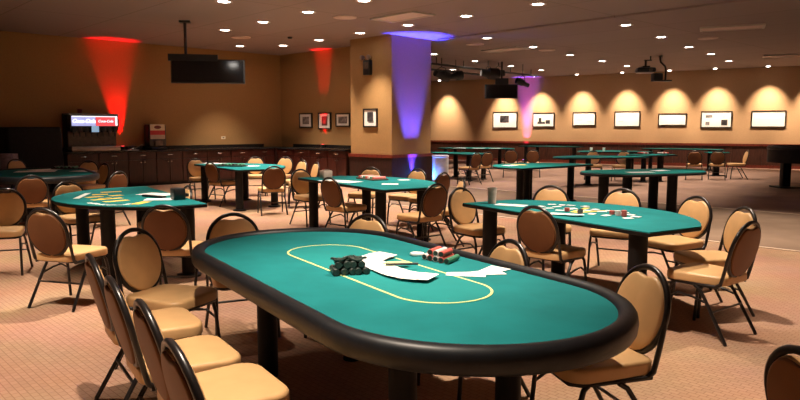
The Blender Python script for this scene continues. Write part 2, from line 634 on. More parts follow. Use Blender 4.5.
for (px, py, wp, hp, art, lab) in [
        (306.5, 120.5, 12.5, 14.5, [(0, 0, .5, .5, 'photo_grey')], 'small framed photograph left of the red beam of light'),
        (325.3, 121, 12.5, 16.5, [(0, 0, .45, .55, 'photo_dark')], 'small framed photograph lit red by the beam'),
        (343.5, 120, 14, 13.5, [(0, 0, .62, .5, 'photo_grey')], 'framed photograph partly hidden by the tan pillar')]:
    picture(px, py, wp, hp, C0, DA, n2, art, lab, 'small pictures by the counter')
picture(371, 118, 14, 18.5, PIL, -PL, Vector((-0.682, -0.731)), [(0, .06, .42, .5, 'photo_dark'), (.05, -.2, .36, .12, 'photo_grey')], 'framed photograph on the tan pillar face', None)

# wall washers over the far wall pictures
ww = thing('wall_washer', 'x', 'ceiling light', (0, 0, CEIL))
mbr = MB()
prof = [(0.05, -0.005), (0.08, -0.03), (0.10, -0.03), (0.11, 0.0)]
mbr.rings([[(r * math.cos(2 * PI * k / 20), r * math.sin(2 * PI * k / 20), z) for k in range(20)] for r, z in prof], cap=False)
mbr.build('trim_ring', M['white_metal'], ww)
MB().lathe([(0.0, -0.05), (0.05, -0.04), (0.06, 0.0), (0.0, 0.0)], 16).build('lamp_bulb', M['lamp'], ww)
wash = [(448, 'small wall spotlight nearest the pillar, beyond the light bar'), (505, 'small wall spotlight over the leftmost picture on the far wall'),
        (541, 'small wall spotlight over the picture with silhouettes'), (582, 'small wall spotlight over the sheet of small writing'),
        (626, 'small wall spotlight over the fourth picture of the far wall'), (672, 'small wall spotlight over the low wide blank picture'),
        (716, 'small wall spotlight over the picture with dark blocks'), (767, 'small wall spotlight over the rightmost blank picture')]
for i, (px, lab) in enumerate(wash):
    q = on_line(px, PF0, DF)
    p = q + nf * 0.85
    o = ww if i == 0 else copy_tree(ww)
    o.location = (p.x, p.y, CEIL)
    tag(o, lab, 'ceiling light', 'wall washing spotlights')
    t = q
    spot('wall_washer_lamp', (p.x, p.y, CEIL - 0.06), (t.x, t.y, 1.85), WASH_W, (1.0, 0.78, 0.57), 64, 1.0, 0.04)
for px in (815, 850, 890):
    q = on_line(px, PF0, DF)
    p = q + nf * 0.85
    spot('wall_washer_lamp', (p.x, p.y, CEIL - 0.06), (q.x, q.y, 1.85), WASH_W, (1.0, 0.78, 0.57), 64, 1.0, 0.04)

# ------------------------------------------------------------------ coloured uplights


def uplight(p, z, lab, lens):
    t = thing('uplight', lab, 'uplight', (p.x, p.y, z), 0, 'coloured uplights')
    MB().lathe([(0, 0), (0.06, 0), (0.06, 0.015), (0.05, 0.02), (0.055, 0.10), (0.0, 0.10)], 16).build('body', M['plastic'], t)
    MB().lathe([(0, 0.10), (0.042, 0.10), (0.042, 0.106), (0, 0.106)], 16).build('lens', M[lens], t)
    return t


CT = 0.93
n_left = Vector((0.700, -0.714))
# red, left wall beside the drinks machine
q = on_line(115.5, C0, DB)
p = q + n_left * 0.11
p = p + DB * -.12
uplight(p, CT, 'small black red uplight on the counter beside the drinks dispenser', 'led_red')
spot('uplight_lamp', (p.x, p.y, CT + .12), (q.x + n_left.x * .06, q.y + n_left.y * .06, 3.2), 800, (1, 0.002, 0.006), 34, 0.8, 0.03)
# red, second wall
q = on_line(325, C0, DA)
p = q + n2 * 0.09
uplight(p, CT, 'small black red uplight on the counter below the middle small picture', 'led_red')
spot('uplight_lamp', (p.x, p.y, CT + .12), (q.x + n2.x * .04, q.y + n2.y * .0, 2.6), 1100, (1, 0.002, 0.006), 20, 0.6, 0.03)
# blue and pink, right face of the pillar
nr = Vector((0.731, -0.682))
q = on_line(411, PIL, PR)
p = q + nr * 0.12
uplight(p, 0, 'small black uplight on the carpet at the pillar foot', 'led')
spot('uplight_lamp', (p.x, p.y, .13), (q.x + nr.x * .04, q.y + nr.y * .04, CEIL), 6500, (0.035, 0.04, 1.0), 34, 0.7, 0.03)
spot('uplight_lamp', (p.x, p.y, .13), (q.x + nr.x * .0, q.y + nr.y * .0, 1.4), 110, (1.0, 0.03, 0.5), 22, 0.9, 0.03)
# purple, far wall
q = on_line(527, PF0, DF)
p = q + nf * 0.35
uplight(p, 0, 'small black uplight on the carpet against the far wall', 'led')
spot('uplight_lamp', (p.x, p.y, .13), (q.x + nf.x * .12, q.y + nf.y * .12, CEIL), 1600, (0.22, 0.08, 1.0), 24, 0.8, 0.03)
spot('uplight_lamp', (p.x, p.y, .13), (q.x, q.y, 1.6), 420, (1.0, 0.10, 0.55), 24, 0.9, 0.03)

# ------------------------------------------------------------------ counters along the left and second wall


def counter_run(p0, d, inward, t0, t1, nunits, labs, lab_top, group):
    ang = math.atan2(d.y, d.x)
    du = (t1 - t0) / nunits
    # local frame: x along d ; y towards room = inward
    sgn = 1 if (-d.y * inward.x + d.x * inward.y) > 0 else -1
    for i in range(nunits):
        q = p0 + d * (t0 + du * (i + .5))
        u = thing('base_cabinet', labs[i], 'cabinet', (q.x, q.y, 0), ang, group)
        wd = du - 0.006
        MB().box((0, sgn * .29, .475), (wd, .56, .83)).build('body', M['mahogany'], u)
        MB().box((0, sgn * .26, .04), (wd, .46, .08)).build('plinth', M['plastic'], u)
        dr = MB().box((0, sgn * .58, .79), (wd - .03, .022, .17), bev=0).build('drawer', M['mahogany_red'], u)
        mb = MB()
        mb.tube([(-.07, sgn * .592, .80), (-.06, sgn * .622, .80), (0, sgn * .63, .80), (.06, sgn * .622, .80), (.07, sgn * .592, .80)], .013, 8)
        mb.build('handle', M['chrome'], dr)
        for s_ in (-1, 1):
            do = MB().box((s_ * wd / 4, sgn * .58, .385), (wd / 2 - .02, .022, .58)).build('door', M['mahogany_red'], u)
            MB().lathe([(0, 0), (.012, 0), (.018, .012), (.015, .024), (0, .026)], 12,
                       Matrix.Translation((s_ * .05, sgn * .59, .62)) @ Matrix.Rotation(-sgn * PI / 2, 4, 'X')).build('knob', M['chrome'], do)
    qa, qb = p0 + d * t0, p0 + d * t1
    c = (qa + qb) / 2
    t = thing('worktop', lab_top, 'worktop', (c.x, c.y, .89), ang)
    L = t1 - t0
    MB().box((0, sgn * .315, .02), (L, .63, .04)).build('slab', M['worktop'], t)
    MB().box((0, sgn * .012, .085), (L, .024, .09)).build('backsplash', M['worktop'], t)
    return t


pos_names = ['first', 'second', 'third', 'fourth', 'fifth', 'sixth', 'seventh', 'eighth']
counter_run(C0, DB, n_left, 0.66, 6.55, 8,
            ['dark mahogany base cabinet, %s from the room corner on the left wall' % s for s in pos_names],
            'long black worktop under the drinks dispenser on the left wall', 'cabinets along the left wall')
counter_run(C0, DA, n2, 0.64, 3.84, 4,
            ['dark mahogany base cabinet, %s from the room corner towards the pillar' % s for s in pos_names],
            'black worktop between the room corner and the tan pillar', 'cabinets below the small pictures')
c = C0 + DA * .32 + DB * .33
cb = thing('corner_cabinet', 'dark mahogany corner cabinet where the two counters meet', 'cabinet', (c.x, c.y, 0), math.atan2(DA.y, DA.x))
MB().box((0, 0, .475), (.6, .62, .83)).build('body', M['mahogany'], cb)
MB().box((0, 0, .04), (.54, .56, .08)).build('plinth', M['plastic'], cb)
MB().box((0, 0, .91), (.62, .62, .04)).build('top', M['worktop'], cb)


def text_mesh(body, size, m, parent, mtx, name='lettering', shear=0.0, extr=.002, bold=0.0):
    cu = bpy.data.curves.new(name, 'FONT')
    cu.body = body
    cu.size = size
    cu.shear = shear
    cu.extrude = extr
    cu.offset = bold
    cu.align_x = 'CENTER'
    cu.align_y = 'CENTER'
    tmp = bpy.data.objects.new('tmp', cu)
    COL.objects.link(tmp)
    dg = bpy.context.evaluated_depsgraph_get()
    me = bpy.data.meshes.new_from_object(tmp.evaluated_get(dg))
    bpy.data.objects.remove(tmp)
    me.name = name
    me.transform(mtx)
    me.materials.clear()
    me.materials.append(m)
    o = bpy.data.objects.new(name, me)
    COL.objects.link(o)
    o.parent = parent
    return o


# soda dispenser: local x along the front (to the viewer's right), -y towards the room
q = on_line(86.5, C0, DB) + n_left * 0.04
sa = math.atan2(-DB.y, -DB.x)
sd = thing('drinks_dispenser', 'wide soda fountain with lit red and white sign on the counter', 'drinks dispenser', (q.x, q.y, CT), sa)
UP = Matrix.Rotation(PI / 2, 4, 'X')
SW = 1.18
MB().box((0, -.17, .47), (SW, .32, .92), bev=.02).build('housing', M['plastic'], sd)
MB().box((0, -.36, .905), (SW + .03, .36, .03)).build('hood', M['steel'], sd)
sg_ = MB().box((0, -.44, .74), (SW, .20, .30), bev=.015).build('sign_box', M['plastic'], sd)
MB().box((-.27, -.545, .74), (.56, .012, .24)).build('white_pane', M['lit_pane'], sg_)
MB().box((.28, -.545, .74), (.52, .012, .24)).build('red_pane', M['lit_red'], sg_)
MB().box((.515, -.554, .74), (.05, .008, .22)).build('white_stripe', M['lit_white'], sg_)
MB().box((0, -.553, .85), (1.08, .008, .022)).build('light_strip', M['lit_white'], sg_)
text_mesh('Coca-Cola', .125, M['lit_white'], sg_, Matrix.Translation((-.27, -.556, .735)) @ UP, shear=.3, bold=.006)
text_mesh('Coca-Cola', .085, M['lit_white'], sg_, Matrix.Translation((.25, -.556, .735)) @ UP, shear=.3, bold=.002)
MB().box((0, -.33, .33), (SW - .04, .02, .40)).build('backsplash', M['smoke'], sd)
MB().box((0, -.42, .545), (SW - .02, .18, .09)).build('valve_rail', M['plastic'], sd)
for i in range(8):
    x = -.49 + i * .14
    vb = MB().box((x, -.47, .53), (.085, .12, .13), bev=.012)
    vb.tube([(x, -.47, .46), (x, -.47, .40)], .016, 8)
    vo = vb.build('valve', M['plastic'], sd)
    MB().box((x, -.475, .40), (.03, .012, .08)).build('lever', M['plastic'], vo)
MB().box((.0, -.535, .545), (.17, .02, .15)).build('ice_chute', M['lit_amb'], sd)
MB().box((0, -.40, .065), (SW, .36, .12), bev=.02).build('drip_tray', M['steel'], sd)
spot('dispenser_lamp', tuple(sd.matrix_basis @ Vector((0, -.5, .57))), tuple(sd.matrix_basis @ Vector((-.02, -.34, .12))), 2.5, (.7, .85, 1), 70)
q2 = sd.matrix_basis @ Vector((-.2, -.12, .93))
cu_ = MB().lathe([(0, 0), (.05, 0), (.06, .10), (.0, .10)], 16).build('cup', M['darkred'], loc=q2)
tag(cu_, 'small dark red cup standing on top of the drinks dispenser', 'cup')

# juice / tea box dispenser
q = on_line(150.5, C0, DB) + n_left * 0.10
jd = thing('juice_dispenser', 'black countertop drink dispenser with red and cream label', 'drinks dispenser', (q.x, q.y, CT), sa)
MB().box((0, -.16, .37), (.50, .30, .60), bev=.05).build('housing', M['plastic'], jd)
MB().box((0, -.20, .035), (.44, .38, .07), bev=.02).build('base', M['plastic'], jd)
lb = MB().box((0, -.315, .47), (.40, .012, .38)).build('label', M['redpaper'], jd)
MB().box((0, -.322, .585), (.40, .006, .16)).build('cream_band', M['cream'], lb)
MB().box((0, -.322, .335), (.40, .006, .11)).build('pale_band', M['cup'], lb)
MB().lathe([(0, 0), (.075, 0), (.075, .006), (0, .006)], 20, Matrix.Translation((0, -.326, .59)) @ UP @ Matrix.Scale(1.3, 4, (1, 0, 0)) @ Matrix.Scale(.6, 4, (0, 1, 0))).build('emblem', M['darkred'], lb)
MB().box((0, -.34, .17), (.22, .10, .14), bev=.02).build('spout_block', M['smoke'], jd)
# napkin & papers on the counter
q = on_line(122, C0, DB) + n_left * 0.47
tag(MB().box((0, 0, .006), (.34, .24, .012)).build('napkin_pile', M['paper'], loc=(q.x, q.y, CT), rotz=sa + .2), 'flat pile of white napkins on the counter right of the soda fountain', 'napkins')
q = on_line(131, C0, DB) + n_left * 0.33
mb = MB()
mb.tube([(-.2, 0, .02), (0, .05, .06), (.2, .08, .14)], .015, 8)
tag(mb.build('ladle', M['chrome'], loc=(q.x, q.y, CT), rotz=sa), 'shiny metal ladle leaning on the counter between the two dispensers', 'ladle')
q = on_line(127, C0, DB) + n_left * 0.14
tag(MB().box((0, 0, .05), (.20, .16, .10), bev=.02).build('condiment_box', M['plastic'], loc=(q.x, q.y, CT), rotz=sa), 'small black box on the counter behind the white napkins', 'box')
# outlet on the left wall
q = on_line(223, C0, DB)
t = thing('wall_outlet', 'small pale outlet plate low on the left wall', 'outlet', (q.x, q.y, 1.22), sa)
MB().box((0, -.006, 0), (.13, .012, .08)).build('plate', M['cream'], t)
MB().box((0, -.013, 0), (.05, .004, .03)).build('socket', M['smoke'], t)

# draped cart
q = C0 + DB * 7.36 + n_left * 0.60
dc = thing('covered_cart', 'tall cart under a black cloth left of the soda fountain', 'covered cart', (q.x, q.y, 0), sa)
rg = []
for i in range(9):
    z = 1.5 - 1.46 * i / 8
    ring = []
    base = rrect(1.14, .92, .07, 4)
    m_ = len(base)
    for k, (x, y) in enumerate(base):
        a = math.atan2(y, x)
        wv = 1 + (0.035 * math.sin(a * 14) + .02 * math.sin(a * 9 + 1)) * (i / 8) + 0.05 * (i / 8)
        ring.append((x * wv, y * wv, z))
    rg.append(ring)
rg.insert(0, [(x * .94, y * .94, 1.525) for x, y in rrect(1.14, .92, .07, 4)])
MB().rings(rg).build('cloth', M['drape'], dc)
mb = MB()
for sx in (-1, 1):
    for sy in (-1, 1):
        mb.lathe([(0, 0), (.03, 0), (.03, .04), (0, .04)], 12, Matrix.Translation((sx * .5, sy * .3, 0)))
mb.build('casters', M['plastic'], dc)
q = at(6, 168, 0.45)
q = Vector((-8.5, 14.62))
mb = MB()
rg = []
for i in range(6):
    k = i / 5
    rg.append([((.34 - .10 * k + .03 * math.sin(5 * a + i)) * math.cos(a), (.30 - .09 * k + .03 * math.cos(4 * a + i)) * math.sin(a), .95 * k) for a in [2 * PI * j / 24 for j in range(24)]])
mb.rings(rg)
tag(mb.build('cloth_hamper', M['lilac'], loc=(q.x, q.y, 0)), 'lilac grey cloth hamper at the left edge beside the black covered cart', 'hamper')

# ------------------------------------------------------------------ pillar exit light, hanging screens, light bar, projector
q = on_line(369, PIL, -PL)
ez = z_at(67, q.x, q.y)
pn = Vector((-0.682, -0.731))
el = thing('emergency_light', 'black emergency light with two lamp heads high on the pillar', 'emergency light', (q.x, q.y, ez), math.atan2(-PL.y, -PL.x))
MB().box((.02, -.06, -.02), (.22, .12, .36), bev=.015).build('box', M['plastic'], el)
MB().box((.02, -.122, .03), (.17, .006, .16)).build('face_plate', M['smoke'], el)
for s_ in (-1, 1):
    hd = MB().lathe([(0, 0), (.04, 0), (.06, .05), (.06, .09), (.05, .095), (0, .095)], 16, Matrix.Translation((.0 + s_ * .10, -.06, .235)) @ Matrix.Rotation(R(100), 4, 'X') @ Matrix.Rotation(R(12 * s_), 4, 'Y')).build('lamp_head', M['steel'], el)
    MB().tube([(s_ * .10, -.06, .22), (s_ * .06, -.05, .14)], .012, 8).build('arm', M['plastic'], hd)

# left hanging screen
p = at(211, 71.5, 2.78)
Yt = 14.5
X = (211 - 400) / F * Yt
tv = thing('hanging_screen', 'wide dark screen hung under the ceiling at upper left', 'screen', (X, Yt, z_at(71.5, X, Yt)), R(12))
MB().box((0, 0, 0), (1.50, .08, .50), Matrix.Rotation(R(-8), 4, 'X'), bev=0).build('casing', M['plastic'], tv)
MB().box((0, -.042, 0), (1.44, .006, .45), Matrix.Rotation(R(-8), 4, 'X')).build('display', M['screen'], tv)
mb = MB()
mb.tube([(-.45, .06, 0), (-.45, .10, .35), (-.45, .10, CEIL - tv.location.z)], .03, 10)
mb.box((-.30, .06, .28), (1.0, .16, .14))
mb.box((-.45, .10, CEIL - tv.location.z - .02), (.22, .22, .04))
mb.build('ceiling_bracket', M['plastic'], tv)

# hanging monitor on the right
Yt = 23.2
X = (500 - 400) / F * Yt
tv = thing('hanging_monitor', 'black monitor hung below the light bar in front of the far wall', 'screen', (X, Yt, z_at(91.5, X, Yt)), R(-4))
MB().box((0, 0, 0), (1.10, .09, .47)).build('casing', M['plastic'], tv)
MB().box((0, -.047, 0), (1.04, .006, .42)).build('display', M['screen'], tv)
mb = MB()
mb.box((.02, .06, .33), (.44, .16, .22))
mb.tube([(.02, .06, .4), (.02, .06, CEIL - tv.location.z)], .03, 10)
mb.build('ceiling_bracket', M['plastic'], tv)

# light bar
lb0 = Vector((1.02, 21.6, 3.50))
lb1 = Vector((5.30, 26.7, 3.50))
ld = (lb1 - lb0).normalized()
lt = thing('light_bar', 'long black pipe under the ceiling for stage lights', 'light bar', tuple(lb0), math.atan2(ld.y, ld.x))
LL = (lb1 - lb0).length
MB().tube([(-1.5, 0, 0), (LL, 0, 0)], .035, 10).build('pipe', M['plastic'], lt)
MB().tube([(-1.5, .45, -.12), (LL * .56, .45, -.12)], .035, 10).build('lower_pipe', M['plastic'], lt)
for k in range(5):
    MB().tube([(.2 + k * 1.5, 0, 0), (.2 + k * 1.5, 0, CEIL - 3.5)], .015, 8).build('hanger', M['plastic'], lt)
MB().tube([(.5, .45, -.12), (.5, .45, CEIL - 3.5)], .015, 8).build('hanger', M['plastic'], lt)


def stage_light(px, py, Y, L_, r_, az, tilt, lab):
    X = (px - 400) / F * Y
    z = z_at(py, X, Y)
    t = thing('stage_light', lab, 'stage light', (X, Y, z), az, 'stage lights')
    m_ = Matrix.Rotation(R(tilt), 4, 'Y')
    MB().lathe([(0, -L_ / 2), (r_ * .6, -L_ / 2), (r_ * .7, -L_ * .1), (r_, L_ * .05), (r_, L_ / 2), (r_ * .9, L_ / 2), (r_ * .85, L_ * .3), (0, L_ * .28)], 16, m_).build('can', M['plastic'], t)
    mb = MB()
    mb.tube([(0, -r_ - .02, 0), (0, -r_ - .02, .2), (0, 0, .26), (0, r_ + .02, .2), (0, r_ + .02, 0)], .012, 6)
    mb.tube([(0, 0, .26), (0, 0, CEIL - z)], .015, 6)
    mb.build('yoke', M['plastic'], t)
    return t


stage_light(441, 75, 22.0, .55, .17, R(40), 100, 'black stage light close to the pillar under the light bar')
stage_light(455, 76, 22.6, .45, .15, R(20), 80, 'second black stage light from the pillar under the light bar')
stage_light(487, 73.5, 23.0, .5, .19, R(10), 95, 'big black stage light above the left end of the monitor')
stage_light(497, 73.5, 23.6, .42, .19, R(200), 95, 'black stage light back to back with the big one')
stage_light(521, 83, 24.2, .5, .12, R(200), 70, 'black stage light right of the hanging monitor')

# projector and its companion
Yt = 21.5
X = (642 - 400) / F * Yt
z = z_at(70.5, X, Yt)
pj = thing('projector', 'dark ceiling projector on a short pole, pale underside', 'projector', (X, Yt, z), R(-8))
MB().box((0, 0, .01), (.56, .46, .15), bev=.05).build('casing', M['plastic'], pj)
MB().box((-.02, 0, -.075), (.46, .38, .02)).build('underside', M['panel'], pj)
MB().lathe([(0, 0), (.06, 0), (.06, .06), (0, .06)], 16, Matrix.Translation((.1, -.23, .0)) @ UP).build('lens', M['smoke'], pj)
mb = MB()
mb.tube([(0, 0, .09), (0, 0, .30)], .035, 10)
mb.box((0, 0, .11), (.22, .22, .05))
mb.box((.06, 0, .31), (.22, .1, .03))
mb.tube([(.14, 0, .31), (.14, 0, CEIL - z)], .02, 8)
mb.build('mount', M['plastic'], pj)
X = (658 - 400) / F * Yt
z = z_at(78.5, X, Yt)
pj2 = thing('ceiling_camera', 'black boxy device on a bent pole beside the projector', 'ceiling device', (X, Yt, z), R(5))
MB().box((-.15, 0, .05), (.28, .30, .22), bev=.03).build('casing', M['plastic'], pj2)
MB().box((.0, 0, -.07), (.56, .26, .04)).build('tray', M['plastic'], pj2)
MB().tube([(.13, 0, -.06), (.13, 0, .30), (.10, 0, .38), (-.04, 0, .50), (-.06, 0, .58), (-.06, 0, CEIL - z)], .03, 10).build('bent_pole', M['plastic'], pj2)

# ------------------------------------------------------------------ chairs
TILT = R(13)


def back_pt(y, s, off=0.0):
    x = -0.205 - s * math.sin(TILT) + off * math.cos(TILT)
    z = 0.43 + s * math.cos(TILT) + off * math.sin(TILT)
    return (x, y, z)


def make_chair():
    t = thing('banquet_chair', 'x', 'chair', (0, 0, 0))
    # seat cushion
    out = []
    for (sx, sy, a0, r) in ((1, 1, 0, .09), (-1, 1, 90, .07), (-1, -1, 180, .07), (1, -1, 270, .09)):
        hw = .225 if sx > 0 else .195
        for i in range(6):
            a = R(a0 + 90 * i / 5)
            out.append((sx * (.225 - r) + r * math.cos(a), sy * (hw - r) + r * math.sin(a)))
    MB().puck(out, .402, .466, .020, steps=4, dome=.008, rb=.006).build('seat', M['vinyl'], t, sharp=60)
    # backrest pad in the tilted plane
    pad = []
    for i in range(48):
        a = 2 * PI * i / 48
        y, s = .183 * math.cos(a), .193 * math.sin(a)
        if s > 0:
            s -= .032 * math.exp(-(y / .06) ** 2)
        pad.append((y, s))
    Mx = Matrix(((0, -math.sin(TILT), math.cos(TILT), 0), (1, 0, 0, 0), (0, math.cos(TILT), math.sin(TILT), 0), (0, 0, 0, 1)))
    c = Vector(back_pt(0, .222))
    MB().puck(pad, -.010, .022, .016, Matrix.Translation(c) @ Mx, steps=3, dome=.014, rb=.004).build('backrest', M['vinyl'], t, sharp=60)
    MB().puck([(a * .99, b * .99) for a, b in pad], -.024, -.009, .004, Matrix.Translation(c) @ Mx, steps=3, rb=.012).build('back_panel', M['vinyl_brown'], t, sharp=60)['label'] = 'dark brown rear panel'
    # black hoop round the pad and the uprights down to the seat
    mb = MB()
    ring = []
    for i in range(44):
        a = 2 * PI * i / 44
        ring.append(back_pt(.193 * math.cos(a), .225 + .203 * math.sin(a)))
    mb.tube(ring, .0145, 8, closed=True)
    for s_ in (-1, 1):
        mb.tube([back_pt(s_ * .192, .235), back_pt(s_ * .196, .14), back_pt(s_ * .196, .04), (-.20, s_ * .196, .415), (-.165, s_ * .196, .392)], .013, 8)
    mb.build('back_frame', M['black_metal'], t, sharp=60)
    # seat frame under the cushion
    mb = MB()
    mb.tube([(-.19, .196, .392), (.15, .205, .392), (.20, .17, .392), (.20, -.17, .392), (.15, -.205, .392), (-.19, -.196, .392)], .0125, 8)
    mb.tube([(-.15, .19, .392), (-.15, -.19, .392)], .0125, 8)
    mb.build('seat_frame', M['black_metal'], t, sharp=60)
    for s_ in (-1, 1):
        MB().tube([(.13, s_ * .207, .392), (.155, s_ * .209, .37), (.175, s_ * .212, .30), (.20, s_ * .218, .012), (.20, s_ * .218, 0)], .0125, 8).build('leg', M['black_metal'], t, sharp=60)
        MB().tube([(-.02, s_ * .207, .385), (-.06, s_ * .209, .36), (-.10, s_ * .212, .30), (-.265, s_ * .222, .012), (-.268, s_ * .222, 0)], .0125, 8).build('leg', M['black_metal'], t, sharp=60)
    for s_ in (-1, 1):
        MB().tube([(-.12, s_ * .213, .27), (0, s_ * .212, .30), (.10, s_ * .212, .31), (.178, s_ * .214, .26)], .009, 6).build('stretcher', M['black_metal'], t, sharp=60)
    MB().tube([(-.155, -.215, .21), (-.155, .215, .21)], .009, 6).build('stretcher', M['black_metal'], t, sharp=60)
    return t


CHAIR = make_chair()
used = [False]
CH_TOP = 0.872


def put_chair(x, y, ang, lab, group):
    o = CHAIR if not used[0] else copy_tree(CHAIR)
    used[0] = True
    o.location = (x, y, 0)
    o.rotation_euler = (0, 0, ang)
    tag(o, lab, 'chair', group)
    return o


def chair_px(px, py, wpx, face, s, lab, group, dx=0, dy=0, ang=None):
    """back top centre at pixel, apparent back width, front ('F') or rear ('R') seen, turned to viewer's right (+1) or left (-1)"""
    p = at(px, py, CH_TOP)
    wf = .415 * F / p.y
    a = math.acos(max(-1, min(1, wpx / wf)))
    camdir = math.atan2(-p.y, -p.x)
    th = camdir + s * (a if face == 'F' else PI - a)
    if ang is not None:
        th = R(ang)
    x = p.x + .30 * math.cos(th) + dx
    y = p.y + .30 * math.sin(th) + dy
    return put_chair(x, y, th, lab, group)


G0 = 'chairs round the big oval table'
chair_px(232, 211, 54, 'F', 1, 'tan chair facing the camera behind the left end of the big oval table', G0)
chair_px(369, 212, 46, 'F', -1, 'tan chair behind the middle of the far side of the big oval table', G0)
chair_px(512, 237, 44, 'F', -1, 'tan chair on the far side of the big oval table, right of the chip rolls', G0)
chair_px(650, 262, 52, 'F', -1, 'tan chair at the right end of the big oval table', G0)
chair_px(132, 226, 45, 'F', 1, 'tan chair left of the big oval table with its whole round back showing', G0)
put_chair(-1.34, 3.60, R(33), 'edge-on tan chair in the near left row, farthest from the camera', G0)
put_chair(-1.01, 3.07, R(33), 'edge-on tan chair in the near left row, second farthest from the camera', G0)
put_chair(-0.72, 2.66, R(33), 'edge-on tan chair in the near left row, second nearest the camera', G0)
put_chair(-0.44, 2.17, R(33), 'edge-on tan chair nearest the camera in the near left row', G0)
G2 = 'chairs round the left table with yellow print'
chair_px(42, 206, 47, 'R', 1, 'tan chair seen from behind left of the table with yellow print', G2, ang=74)
chair_px(163, 203, 47, 'R', 1, 'tan chair with brown back to us at the near corner of the yellow-printed table', G2)
chair_px(67, 180, 31, 'F', 1, 'tan chair facing us at the rounded left end of the yellow-printed table', G2)
chair_px(5, 187, 38, 'F', -1, 'tan chair cut by the left edge, front towards us', G2)
chair_px(188, 184, 11, 'F', -1, 'tan chair seen edge-on at the straight side of the yellow-printed table', G2)
G5 = 'chairs round the oval table at far left'
chair_px(31, 174, 35, 'R', 1, 'tan chair seen from behind at the near side of the far left oval table', G5)
chair_px(64, 161, 20, 'F', -1, 'tan chair facing us behind the far left oval table', G5, dx=.2, dy=.6)
chair_px(105, 162, 10, 'F', -1, 'tan chair turned left at the right end of the far left oval table', G5)
chair_px(119, 170, 19, 'R', -1, 'tan chair seen from behind right of the far left oval table', G5)
chair_px(4, 159, 18, 'F', 1, 'tan chair at the left frame edge behind the far left oval table', G5, dy=.4)
G4 = 'chairs round the table by the counter corner'
chair_px(195, 157.5, 18, 'F', 1, 'tan chair facing us at the left tip of the table by the counter corner', G4)
chair_px(210, 161, 13, 'R', 1, 'tan chair turned right at the near left of the table by the counter corner', G4)
chair_px(238, 157, 19, 'F', -1, 'tan chair facing us behind the table by the counter corner, left one', G4, dx=.25, dy=.6)
chair_px(274, 157, 17, 'F', -1, 'tan chair facing us behind the table by the counter corner, right one', G4, dx=.15, dy=.6)
chair_px(274, 165, 24, 'R', -1, 'tan chair with brown back to us by the table at the counter corner', G4)
chair_px(303, 159, 11, 'F', -1, 'tan chair turned left by the counter under the small pictures', G4)
chair_px(317, 161, 7, 'F', -1, 'tan chair seen edge-on by the counter near the pillar', G4)
G3 = 'chairs round the table before the pillar'
chair_px(300, 168, 22, 'F', 1, 'tan chair facing us at the left tip of the table before the pillar', G3)
chair_px(329, 176, 21, 'R', 1, 'tan chair seen from behind at the near side of the table before the pillar', G3)
chair_px(364, 167.5, 24, 'F', -1, 'tan chair facing us behind the table, directly below the pillar picture', G3, dx=.1, dy=.35)
chair_px(409, 169, 21, 'F', -1, 'tan chair facing us behind the table, below the purple beam', G3, dx=.15, dy=.35)
chair_px(437, 182, 26, 'R', -1, 'brown-backed tan chair at the right end of the table before the pillar', G3)
chair_px(444, 171, 16, 'R', -1, 'tan chair seen from behind in front of the pale bin', G3)
chair_px(463, 177, 7, 'F', -1, 'tan chair seen edge-on right of the pale bin', G3)
G1 = 'chairs round the right table with chips'
chair_px(460, 186, 28, 'F', 1, 'tan chair turned right at the left tip of the right table', G1)
chair_px(535, 204, 42, 'R', 1, 'tan chair with brown back to us at the near side of the right table', G1)
chair_px(551, 184, 37, 'F', -1, 'tan chair facing us behind the right table, left of the two', G1)
chair_px(623, 187, 38, 'F', -1, 'tan chair facing us behind the right table, right of the two', G1)
chair_px(698, 194.5, 33, 'F', -1, 'tan chair facing left at the far right end of the right table', G1)
chair_px(746, 205, 28, 'F', -1, 'tan chair facing left beyond the nearest right-hand chair', G1)
chair_px(752, 219, 25, 'R', -1, 'tan chair with brown back nearest to the camera at the right table', G1)
chair_px(806, 344, 95, 'R', 1, 'chair back cut by the bottom right corner of the photo', 'chair by the camera')
GF = 'chairs at the tables along the far wall'
chair_px(477, 152, 11, 'R', -1, 'tan chair facing left near the pale bin at the far tables', GF)
chair_px(488, 151, 12, 'R', -1, 'tan chair seen from behind between the far tables, right of the pale bin', GF)
chair_px(511, 149, 17, 'R', 1, 'tan chair seen from behind at the far wall below the leftmost picture', GF)
chair_px(533, 149, 17, 'R', 1, 'tan chair seen from behind at the far wall where the wall glows purple', GF)
chair_px(695, 150, 18, 'R', -1, 'tan chair at the far right tables, leftmost of three', GF)
chair_px(718, 150, 17, 'R', -1, 'tan chair at the far right tables, middle of three', GF)
chair_px(748, 149.5, 4, 'F', -1, 'tan chair in side view facing left at the far right', GF)
put_chair(5.5, 19.3, R(-100), 'tan chair half hidden below the far tables in the middle', GF)
put_chair(6.25, 19.2, R(-120), 'tan chair half hidden below the far tables, right of the middle', GF)

# ------------------------------------------------------------------ D-shaped gaming tables


def d_outline(L, side, depth, n=28):
    pts = [(-L / 2, 0), (L / 2, 0), (L / 2, side)]
    g = depth - side
    rad = ((L / 2) ** 2 + g * g) / (2 * g)
    a0 = math.asin(min(1.0, L / 2 / rad))
    for i in range(1, n):
        a = a0 - 2 * a0 * i / n
        pts.append((rad * math.sin(a), side + g - rad + rad * math.cos(a)))
    pts.append((-L / 2, side))
    return pts


